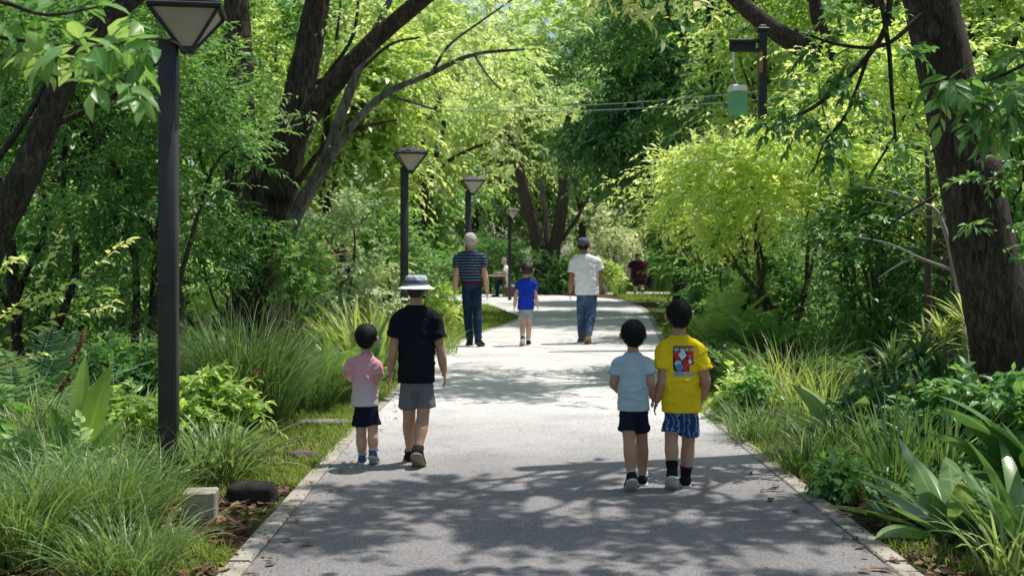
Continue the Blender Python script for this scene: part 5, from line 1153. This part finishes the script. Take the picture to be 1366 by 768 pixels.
# left foreground grasses
A = 'arching green grass clump filling the bottom left corner'
clump('grass_clump', 'large arching grass clump in the bottom left, in front of the nearest lamp post', 'grass clump', 128, 6.35, 900, .66, .0085, 'grass_blue', 1, .3, (.05, .65), (.5, 1.7))
clump('grass_clump', 'arching grass clump cut by the left edge in the bottom corner', 'grass clump', 15, 5.9, 800, .66, .009, 'grass_blue', 2, .3, (.05, .6), (.5, 1.6))
clump('grass_clump', 'lower arching grass clump at the bottom edge nearest the path', 'grass clump', 168, 5.6, 420, .46, .0075, 'grass_blue', 3, .22, (.1, .8), (.6, 1.7))
clump('grass_clump', 'arching grass clump behind the bottom left corner one', 'grass clump', 55, 7.0, 600, .52, .008, 'grass_blue', 4, .3, (.05, .6), (.5, 1.6), tint=(.42, .2))
clump('grass_clump', 'big dome of fine grass in front of the many stemmed tree', 'grass clump', 332, 10.6, 1700, 1.25, .0085, 'grass_fine', 5, .34, (.02, .55), (.3, 1.5), tint=(.45, .2))
clump('grass_clump', 'smaller dome of fine grass right of the big one', 'grass clump', 408, 11.6, 700, .8, .008, 'grass_fine', 6, .26, (.05, .6), (.4, 1.6), tint=(.4, .2))
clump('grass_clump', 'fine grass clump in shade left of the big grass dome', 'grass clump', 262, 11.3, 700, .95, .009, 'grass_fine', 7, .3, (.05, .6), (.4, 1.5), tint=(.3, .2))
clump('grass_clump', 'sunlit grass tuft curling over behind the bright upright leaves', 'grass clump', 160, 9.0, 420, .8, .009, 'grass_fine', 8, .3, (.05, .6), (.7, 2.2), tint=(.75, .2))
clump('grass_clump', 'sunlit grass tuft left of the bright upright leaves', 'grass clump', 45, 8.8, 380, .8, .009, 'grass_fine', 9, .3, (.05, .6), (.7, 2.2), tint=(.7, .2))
# leafy plants left
def leafy(name, label, cat, px, Y, rx, h, mat, L, Wd, n, ntw, nl, seed, tint=.5, **k):
    return bush(name, label, cat, px, Y, rx, rx, .05, h, mat, L, Wd, n, ntw, nl, seed, near=True, stems=6, tint=tint, rad=max(.16, rx * .5), stemm='stem', **k)
clump('spider_plant', 'arching narrow leaved plant beside the concrete block', 'plant', 290, 8.0, 260, .62, .017, 'grass_fine', 10, .16, (.1, .9), (.6, 1.6), 'lance', 6, .25, (.6, .2))
leafy('leafy_plant', 'sunlit yellow green leafy plant right behind the nearest lamp post', 'plant', 262, 8.7, .38, .75, 'leaf_lime', .09, .034, 20, 6, 8, 61, .15)
leafy('leafy_plant', 'bright leafy plant between the upright leaves and the lamp post', 'plant', 185, 8.4, .4, .66, 'leaf_lime', .09, .036, 20, 6, 8, 62, .15)
leafy('leafy_plant', 'low leafy plant in front of the bright upright leaves', 'plant', 95, 7.4, .42, .36, 'leaf_mid', .10, .04, 18, 6, 8, 63, .6)
leafy('leafy_plant', 'green leafy plant at the left edge below the arching lit sprays', 'plant', 0, 7.9, .5, .75, 'leaf_mid', .12, .05, 22, 6, 8, 64, .5)
leafy('leafy_plant', 'shaded leafy plant under the dense dark shrub', 'plant', 150, 10.4, .7, .8, 'leaf_deep', .1, .04, 26, 7, 9, 65, .5)
rs = np.random.RandomState(3)
clump('grass_clump', 'half lit grass tuft mixed among the leafy plants at the nearest lamp post', 'grass clump', 235, 8.0, 260, .55, .009, 'grass_fine', 25, .3, (.05, .7), (.6, 1.8), tint=(.6, .2))
c = GX(122, 7.7); t = thing('canna', 'plant with two tall bright upright leaves glowing in the sun', 'plant', c)
for (bx, by, tx, ty, wd, ti) in ((106, 590, 107, 476, .13, .95), (116, 592, 140, 490, .15, .75), (100, 600, 60, 545, .1, .2), (112, 600, 95, 540, .12, .15), (125, 602, 160, 560, .1, .3)):
    B_, T_ = W(bx, by, 7.7), W(tx, ty, 7.7 + rs.normal() * .05); d = T_ - B_; q = np.linspace(0, 1, 13); pr = np.sin(np.pi * q ** .75) ** .75 * wd / 2 + .004
    ax = B_ + d * q[:, None] + np.array([0, .10, 0]) * (q ** 2)[:, None]; sd = unit(np.cross(d, (0.25 * rs.normal(), 1, 0)))
    Vq = np.stack([ax + sd * (pr * k)[:, None] + np.array([0, -.35, 0]) * (pr * k * k)[:, None] for k in (-1, -.5, 0, .5, 1)], 1)
    Aq = np.zeros((13, 5, 3)); Aq[..., 0] = ti; Aq[..., 1] = q[:, None]; Aq[..., 2] = [1, .5, 0, .5, 1]
    b = Buf(); b.add(Vq.reshape(-1, 3), grid_faces(13, 5), Aq.reshape(-1, 3)); b.build('leaf', M['leaf_canna'], t)
    b = Buf(); b.add(*tube([c + (rs.normal() * .02, 0, 0), (c + B_) / 2 + (0, 0, -.02), B_ + d * .03], .008, 6)); b.build('stem', M['stem'], t)
# lit arching sprays of a shrub at the left edge
c = GX(-60, 7.1); t = thing('shrub', 'shrub at the left edge with arching sunlit sprays of pointed leaves', 'shrub', c); b = Buf(); bs = Buf(); rs = np.random.RandomState(6)
for pts in ([(-60, 560), (-10, 470), (70, 425), (120, 415), (158, 400)], [(-60, 540), (-20, 450), (40, 390), (68, 345), (80, 312)], [(-40, 480), (40, 410), (100, 375), (150, 335), (180, 318)], [(-60, 520), (-20, 400), (10, 350), (30, 345)], [(-60, 560), (-20, 500), (20, 480), (60, 470)], [(-50, 470), (0, 420), (50, 400), (80, 395)]):
    Q = smooth_path([W(x, y, 7.1 + rs.normal() * .06) for x, y in pts], 8); bs.add(*tube(Q, np.linspace(.008, .002, len(Q)), 5, False))
    n = 34; tt = np.linspace(.25, .995, n); ix = tt * (len(Q) - 1); i0 = np.minimum(ix.astype(int), len(Q) - 2)
    P = Q[i0] + (Q[i0 + 1] - Q[i0]) * (ix - i0)[:, None]; D = unit(Q[i0 + 1] - Q[i0]); S = unit(np.cross(D, [0, 0, 1.0])); sg = np.where(np.arange(n) % 2, 1, -1)[:, None]
    d = D * .65 + S * sg * .7 + rs.normal(size=(n, 3)) * .3 - np.array([0, 0, .2]); 
    leaves(b, P, d, np.array([0, 0, 1.0]) + rs.normal(size=(n, 3)) * .5, .105 * rs.uniform(.6, 1.15, n) * (1.1 - .5 * tt), .043 * (1.1 - .5 * tt), .45 + .5 * tt + rs.normal(size=n) * .15)
bs.build('stem', M['twig'], t); b.build('foliage', M['leaf_lime'], t)
# rusty flower spikes
for k, (x0, y0, x1, y1, Y, lab) in enumerate(((70, 560, 112, 445, 7.9, 'taller rusty flower spike above the bright upright leaves'), (50, 570, 92, 500, 7.9, 'shorter rusty flower spike left of the bright upright leaves'), (300, 560, 344, 492, 8.8, 'pinkish flower spike leaning right of the nearest lamp post'))):
    c = GX(x0, Y); t = thing('flower_spike', lab, 'flower spike', c); rs = np.random.RandomState(40 + k)
    top, mid = W(x1, y1, Y), W(x0, y0, Y); Q = smooth_path([c, mid * .5 + c * .5, mid, top], 8); b = Buf(); b.add(*tube(Q, np.linspace(.006, .002, len(Q)), 5)); b.build('stem', M['stem'], t)
    n = 70; u = rs.rand(n)[:, None]; b = Buf(); leaves(b, mid * (.35 * (1 - u)) + top * (1 - .35 * (1 - u)), unit(top - mid) * .8 + rs.normal(size=(n, 3)) * .6, rs.normal(size=(n, 3)), .035, .014, rs.rand(n)); b.build('flower', M['leaf_red'], t)
# blue palm-like fronds in the shade
def fern(name, label, px, Y, n, L, npin, pl, pw_, mat, seed, th=(.1, .5), bend=(.7, 1.5), tint=(.5, .2), z=.05, part='frond', X=None):
    rs = np.random.RandomState(seed); c = GX(px, Y); t = thing(name, label, 'fern' if name == 'fern' else 'palm', c)
    for i in range(n):
        b = Buf(); fronds(b, rs, (c + (0, 0, z))[None], np.array([i * 2.4 + rs.normal() * .2]), np.array([rs.uniform(*th)]), np.array([rs.uniform(*bend)]), np.array([L * rs.uniform(.75, 1.1)]), npin, pl, pw_, np.array([rs.normal(*tint)])); b.build(part, M[mat], t)
    return t
fern('palm', 'bluish fan of palm fronds in the shade at the left', 40, 9.6, 12, 1.1, 30, .26, .02, 'leaf_blue', 71, (.2, .8), (.5, 1.2), (.9, .1))
fern('palm', 'second bluish palm in the shade left of the nearest lamp post', 130, 10.2, 11, .95, 28, .24, .02, 'leaf_blue', 72, (.2, .8), (.6, 1.3), (.7, .1))
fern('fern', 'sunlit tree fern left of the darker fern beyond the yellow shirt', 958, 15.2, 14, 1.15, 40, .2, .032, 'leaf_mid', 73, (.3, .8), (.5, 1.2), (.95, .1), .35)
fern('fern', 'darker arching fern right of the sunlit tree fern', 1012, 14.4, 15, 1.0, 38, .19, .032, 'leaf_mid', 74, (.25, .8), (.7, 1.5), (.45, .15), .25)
fern('fern', 'low fern in front of the timber edging', 985, 13.4, 12, .7, 32, .13, .026, 'leaf_mid', 75, (.4, .9), (.6, 1.3), (.6, .15), .1)
fern('fern', 'fern half hidden behind the two arching ferns', 1045, 16.4, 13, 1.2, 38, .2, .034, 'leaf_blue', 76, (.25, .8), (.6, 1.3), (.95, .1), .6)
# left middle: broad leaves, straps, reddish banana leaf
broad('broadleaf_plant', 'broad leaved plant with one upturned dark leaf above the pink shirted boy', 'plant', 472, 12.6, 13, 1.0, .25, 'leaf_broad', 81, (.1, .8), (.3, 1.3), tint=(.75, .2))
broad('broadleaf_plant', 'bright broad leaved plant between the grass dome and the pink shirted boy', 'plant', 440, 12.2, 12, .9, .2, 'leaf_canna', 82, (.1, .8), (.3, 1.2), tint=(.5, .25))
clump('strap_plant', 'tall yellow green strap leaved plant left of the bucket hat', 'plant', 492, 14.6, 150, 1.15, .04, 'grass_lime', 11, .35, (.02, .5), (.2, 1.1), 'strap', 6, .25, (.65, .2))
clump('strap_plant', 'yellow green strap leaved plant around the second lamp post', 'plant', 530, 15.6, 130, .95, .035, 'grass_lime', 12, .3, (.02, .5), (.3, 1.2), 'strap', 6, .25, (.55, .2))
clump('strap_plant', 'strap leaved plant in half shade left of the tall yellow green one', 'plant', 455, 15.0, 100, .9, .04, 'grass_lime', 13, .3, (.05, .5), (.3, 1.2), 'strap', 6, .25, (.3, .2))
c = GX(396, 13.8); t = thing('banana_plant', 'plant with one long reddish leaf sticking out right of the big trunk', 'plant', c); rs = np.random.RandomState(9)
b = Buf(); b.add(*tube([c, c + (.0, 0, .7), W(400, 352, 13.8)], [.03, .025, .015], 7)); b.build('stem', M['stem'], t)
for a, t0, bd, L_, ti, m_ in ((.05, 1.15, .5, .68, .6, 'leaf_banana'), (2.8, .5, 1.0, .8, .5, 'leaf_broad'), (4.2, .5, 1.1, .8, .4, 'leaf_broad'), (5.4, .9, .9, .7, .4, 'leaf_broad')):
    b = Buf(); straps(b, rs, W(398, 354, 13.8)[None], np.array([a]), np.array([t0]), np.array([bd]), np.array([L_]), np.array([.16]), 11, 'petiole', .3, np.array([ti]), .1); b.build('leaf', M[m_], t)
clump('grass_clump', 'grass tuft on the lawn edge behind the striped man', 'grass clump', 582, 18.0, 160, .55, .012, 'grass_lime', 14, .3, (.05, .6), (.4, 1.5), tint=(.5, .2))
# right side
broad('broadleaf_plant', 'rosette of long broad leaves spreading low in the right foreground', 'plant', 1275, 6.4, 18, .66, .15, 'leaf_broad', 91, (.45, 1.2), (.3, 1.0), tint=(.8, .15), prof='lance')
broad('broadleaf_plant', 'upright broad leaved plant cut by the right edge of the picture', 'plant', 1372, 6.0, 13, .72, .11, 'leaf_broad', 92, (.1, .8), (.4, 1.3), tint=(.65, .2), prof='lance')
broad('broadleaf_plant', 'large leaved plant pushing in at the right edge below the trunk', 'plant', 1410, 6.6, 9, .95, .2, 'leaf_broad', 93, (.05, .6), (.8, 1.7), tint=(.35, .2), az=(2.3, 4.2))
broad('broadleaf_plant', 'low small leaved rosette beside the right kerb', 'plant', 1195, 6.75, 14, .26, .075, 'leaf_broad', 94, (.3, 1.0), (.4, 1.0), tint=(.4, .15))
clump('strap_plant', 'bluish upright strap leaved tuft in the right foreground', 'plant', 1195, 7.5, 70, .68, .018, 'grass_blue', 15, .14, (.02, .4), (.2, 1.0), 'strap', 7, .25, (.45, .2))
clump('strap_plant', 'dark bluish strap tuft behind the long broad leaves', 'plant', 1255, 7.9, 80, .62, .018, 'grass_blue', 16, .16, (.02, .5), (.2, 1.2), 'strap', 7, .25, (.35, .2))
clump('strap_plant', 'arching straps at the bottom right corner', 'plant', 1350, 5.6, 60, .55, .015, 'grass_blue', 17, .12, (.05, .7), (.4, 1.5), 'strap', 7, .25, (.75, .2))
broad('broadleaf_plant', 'plant with wide pale shining leaves right of the yellow shirted boy', 'plant', 1128, 9.2, 15, .72, .2, 'leaf_broad', 95, (.15, .9), (.5, 1.2), tint=(.95, .15))
def dracaena(label, px, Y, heads, seed, mat='grass_fine'):
    rs = np.random.RandomState(seed); c = GX(px, Y); t = thing('dracaena', label, 'plant', c)
    for (x, y, n, L_, ti) in heads:
        h = W(x, y, Y + rs.normal() * .15); b = Buf(); b.add(*tube(smooth_path([c + (rs.normal() * .05, rs.normal() * .05, 0), (c + h) / 2 + (rs.normal() * .04, 0, 0), h], 4), .011, 6)); b.build('stem', M['twig'], t)
        b = Buf(); hh_ = np.tile(h, (n, 1)) - np.array([0, 0, 1]) * rs.rand(n, 1) * .16
        straps(b, rs, hh_, rs.uniform(0, 6.28, n), rs.uniform(.1, 1.3, n), rs.uniform(.2, 1.1, n), L_ * rs.uniform(.7, 1.1, n), np.full(n, .026), 6, 'lance', .3, rs.normal(ti, .12, n), .2); b.build('leaf_head', M[mat], t)
    return t
dracaena('dark narrow leaved plant with whorled heads left of the massive trunk', 1225, 9.4, [(1190, 480, 40, .34, .35), (1225, 470, 42, .36, .3), (1255, 490, 40, .34, .3), (1165, 510, 34, .3, .25), (1240, 520, 36, .32, .25), (1280, 510, 36, .32, .3), (1205, 530, 32, .3, .2)], 1)
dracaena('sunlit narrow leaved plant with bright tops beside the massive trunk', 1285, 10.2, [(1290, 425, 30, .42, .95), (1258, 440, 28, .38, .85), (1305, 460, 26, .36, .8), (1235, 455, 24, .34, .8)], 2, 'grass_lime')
clump('grass_clump', 'tall pale sunlit grass tuft right of the yellow shirted boy', 'grass clump', 1052, 11.4, 170, .9, .014, 'grass_lime', 18, .28, (.02, .5), (.3, 1.5), tint=(.65, .25))
clump('grass_clump', 'second pale grass tuft nearer the shining broad leaves', 'grass clump', 1092, 10.6, 110, .82, .013, 'grass_lime', 19, .24, (.02, .5), (.3, 1.6), tint=(.55, .25))
clump('grass_clump', 'low grass tuft leaning over the right kerb', 'grass clump', 1010, 9.9, 240, .5, .009, 'grass_fine', 20, .24, (.1, .8), (.5, 1.6), tint=(.55, .2))
clump('grass_clump', 'green grass tuft in shade behind the right kerb', 'grass clump', 1085, 8.4, 260, .5, .009, 'grass_blue', 21, .24, (.1, .8), (.5, 1.6), tint=(.35, .2))
clump('grass_clump', 'dark grass tuft between the shining leaves and the strap tufts', 'grass clump', 1140, 8.6, 300, .62, .009, 'grass_blue', 22, .26, (.05, .7), (.5, 1.6), tint=(.25, .2))
leafy('leafy_plant', 'dark leafy plant at the foot of the massive right trunk', 'plant', 1320, 8.4, .55, .7, 'leaf_deep', .12, .055, 24, 6, 8, 66, .6)
leafy('leafy_plant', 'leafy plant in shade under the shining broad leaves', 'plant', 1150, 9.2, .5, .5, 'leaf_deep', .11, .05, 24, 6, 8, 67, .4)
leafy('leafy_plant', 'yellow green weedy plant beside the right kerb near the yellow shirt', 'plant', 985, 11.0, .3, .42, 'leaf_lime', .08, .03, 16, 6, 8, 68, .4)
leafy('leafy_plant', 'leafy plant with orange tinted tips beside the pale grass', 'plant', 1018, 10.8, .26, .55, 'leaf_mid', .08, .03, 14, 6, 8, 69, .6)
leafy('leafy_plant', 'green weedy plant hugging the right kerb in the foreground shade', 'plant', 1120, 7.5, .28, .26, 'leaf_mid', .07, .03, 16, 6, 8, 70, .45)
leafy('leafy_plant', 'dark leafy plant behind the bluish strap tufts', 'plant', 1240, 8.7, .5, .6, 'leaf_deep', .1, .045, 22, 6, 8, 76, .35)
clump('strap_plant', 'bright upright straps left of the distant maroon man', 'plant', 826, 43.0, 40, .7, .05, 'grass_lime', 23, .25, (.02, .4), (.1, .8), 'strap', 5, .2, (.4, .2))
clump('strap_plant', 'sunlit stand of upright straps right of the distant maroon man', 'plant', 884, 52.0, 300, 1.5, .06, 'grass_lime', 24, .9, (.0, .3), (.1, .6), 'strap', 5, .2, (.6, .2))
# sapling and bleached dead twigs beside the right trunk
c = GX(1240, 11.0); t = thing('sapling', 'thin brown sapling stem left of the massive trunk', 'sapling', c); b = Buf()
P, r = pxpath([(1243, 580, 11), (1238, 400, 9), (1240, 300, 8), (1236, 200, 5)], 11); b.add(*tube(P, r, 7)); b.build('stem', M['twig'], t)
b = Buf(); rs = np.random.RandomState(4); sprays(b, rs, np.array([W(1236, 210, 11), W(1225, 240, 11), W(1250, 230, 11)]), .3, W(1238, 280, 11), 5, 8, .085, .036, True, tint=.6, twig=.003); b.build('foliage', [M['leaf_mid'], M['twig']], t)
c = GX(1300, 10.4); t = thing('dead_branch', 'bleached bare dead branch spreading left of the massive trunk', 'branch', c)
for pts in ([(1300, 590, 8), (1280, 400, 7), (1255, 292, 6), (1225, 270, 4), (1185, 255, 2.5), (1150, 250, 1.5)], [(1255, 292, 4), (1225, 285, 3), (1190, 262, 2), (1168, 240, 1.2)], [(1240, 280, 3), (1215, 250, 2), (1195, 228, 1.2)], [(1270, 360, 5), (1230, 345, 3.4), (1185, 325, 2.4), (1138, 315, 1.4)], [(1255, 292, 3), (1262, 250, 2), (1258, 215, 1.2)], [(1230, 345, 2.4), (1205, 350, 1.8), (1170, 372, 1.2)], [(1225, 270, 2), (1200, 275, 1.4), (1160, 268, 1)]):
    b = Buf(); P, r = pxpath(pts, 10.4, 5); b.add(*tube(P, r, 5)); b.build('twig', M['twig_pale'], t)

# ---- stuff nobody could count: lawn, litter, ground cover
def stuff(o): o['kind'] = 'stuff'; return o
rs = np.random.RandomState(5)
lx = lambda Y: np.interp(Y, LP[:105, 1], LP[:105, 0]); rx_ = lambda Y: np.interp(Y, RP[:100, 1], RP[:100, 0])
def scatter(n, side, y0, y1, w0, w1, bias=1.0):
    Y = y0 * (y1 / y0) ** rs.rand(n); u = rs.rand(n) ** bias
    return (np.stack([lx(Y) - .13 - (w0 + u * (w1 - w0)), Y, gz(Y)], -1) if side < 0 else np.stack([rx_(Y) + .13 + w0 + u * (w1 - w0), Y, gz(Y)], -1))
def patch(P, s, lo): return P[np.array([mnoise.noise(Vector((p[0] * s, p[1] * s, 3.3))) for p in P]) > lo]
P = np.concatenate([patch(scatter(26000, -1, 7.6, 13, .0, 1.3, 1.3), 1.1, -.05), scatter(30000, -1, 8.2, 26.5, -.05, 1.6, 1.2), scatter(12000, -1, 26.5, 40, -.05, 3.2), (lambda q: np.stack([q[:, 0], q[:, 1], gz(q[:, 1])], -1))(np.concatenate([np.stack([rs.uniform(3.75, 10, 12000), rs.uniform(37.5, 44.4, 12000)], -1), np.stack([rs.uniform(2.5, 11, 5000), rs.uniform(49.8, 56, 5000)], -1)])), patch(scatter(8000, -1, 5.2, 8, .0, .7), 1.5, .12), patch(scatter(18000, 1, 8, 30, -.06, 1.0, 1.2), 1.1, -.15), patch(scatter(5000, 1, 5.5, 9, .0, .6), 1.4, .12)])
n = len(P); b = Buf(); straps(b, rs, P, rs.uniform(0, 6.28, n), rs.uniform(0, .7, n), rs.uniform(.2, 1.4, n), rs.uniform(.035, .095, n) * (1 + .025 * P[:, 1]), np.full(n, .0055) * (1 + .045 * P[:, 1]), 3, 'grass', 0, rs.normal(.5, .22, n)); stuff(b.build('lawn_grass', M['grass_lawn']))
P = np.concatenate([scatter(3600, -1, 5.2, 10, .04, 2.2), scatter(5600, 1, 5.2, 11, .04, 2.0), scatter(2600, 1, 10, 20, 0, 2.2), scatter(40, 1, 5.2, 12, -.35, .05), scatter(22, -1, 5.2, 12, -.35, .05)])
n = len(P); onp = (P[:, 0] > lx(P[:, 1]) - .14) & (P[:, 0] < rx_(P[:, 1]) + .14); P[:, 2] += np.where(onp, .043, .012) + np.where(onp, 0, rs.rand(n) * .03)
D = rand_dir(rs, n); D[:, 2] *= .25; N_ = np.array([0, 0, 1.0]) + rs.normal(size=(n, 3)) * np.where(onp, .08, .4)[:, None]
D[onp, 2] = 0
b = Buf(); leaves(b, P, D, N_, rs.uniform(.04, .1, n), rs.uniform(.02, .05, n), rs.rand(n)); stuff(b.build('leaf_litter', M['litter']))
P = np.concatenate([scatter(700, sd, 5.2, 17, -.5, .02, .35) for sd in (-1, 1)] + [scatter(160, sd, 5.2, 14, -1.5, -.1) for sd in (-1, 1)]); n = len(P); P[:, 2] += .042
D = rand_dir(rs, n); D[:, 2] = 0
b = Buf(); leaves(b, P, D, np.array([0, 0, 1.0]) + rs.normal(size=(n, 3)) * .08, rs.uniform(.008, .03, n), rs.uniform(.005, .013, n), rs.rand(n), False); stuff(b.build('leaf_litter', M['litter']))
# low creeping ground cover under the taller plants
def cover(Pc, L, Wd, mat, name, nl=7):
    n = len(Pc); b = Buf(); sprays(b, rs, Pc, .17, np.array([0, 10, -3.0]), 3, nl, L, Wd, False, .6, .2, .2, tint=.45, zup=.5); return stuff(b.build(name, M[mat]))
cover(scatter(1500, -1, 6, 20, .9, 5.5) + (0, 0, .07), .075, .035, 'leaf_mid', 'ground_cover')
cover(np.concatenate([scatter(1700, 1, 5.6, 20, .35, 5.0, .9) + (0, 0, .07)]), .075, .036, 'leaf_deep', 'ground_cover')
far_ = (lambda Q: Q[~((Q[:, 0] > 1.5) & (Q[:, 1] < 50.5))])
cover(np.concatenate([far_(np.stack([rs.uniform(-16, 18, 1500), rs.uniform(44.5, 58, 1500), np.full(1500, .24)], -1)), scatter(900, -1, 18, 44, 1.5, 12), (lambda Q: Q[~((Q[:, 1] > 33) & (Q[:, 0] / Q[:, 1] * F < 215))])(scatter(900, 1, 18, 44, .4, 9))]) + (0, 0, .1), .13, .06, 'leaf_mid', 'ground_cover')
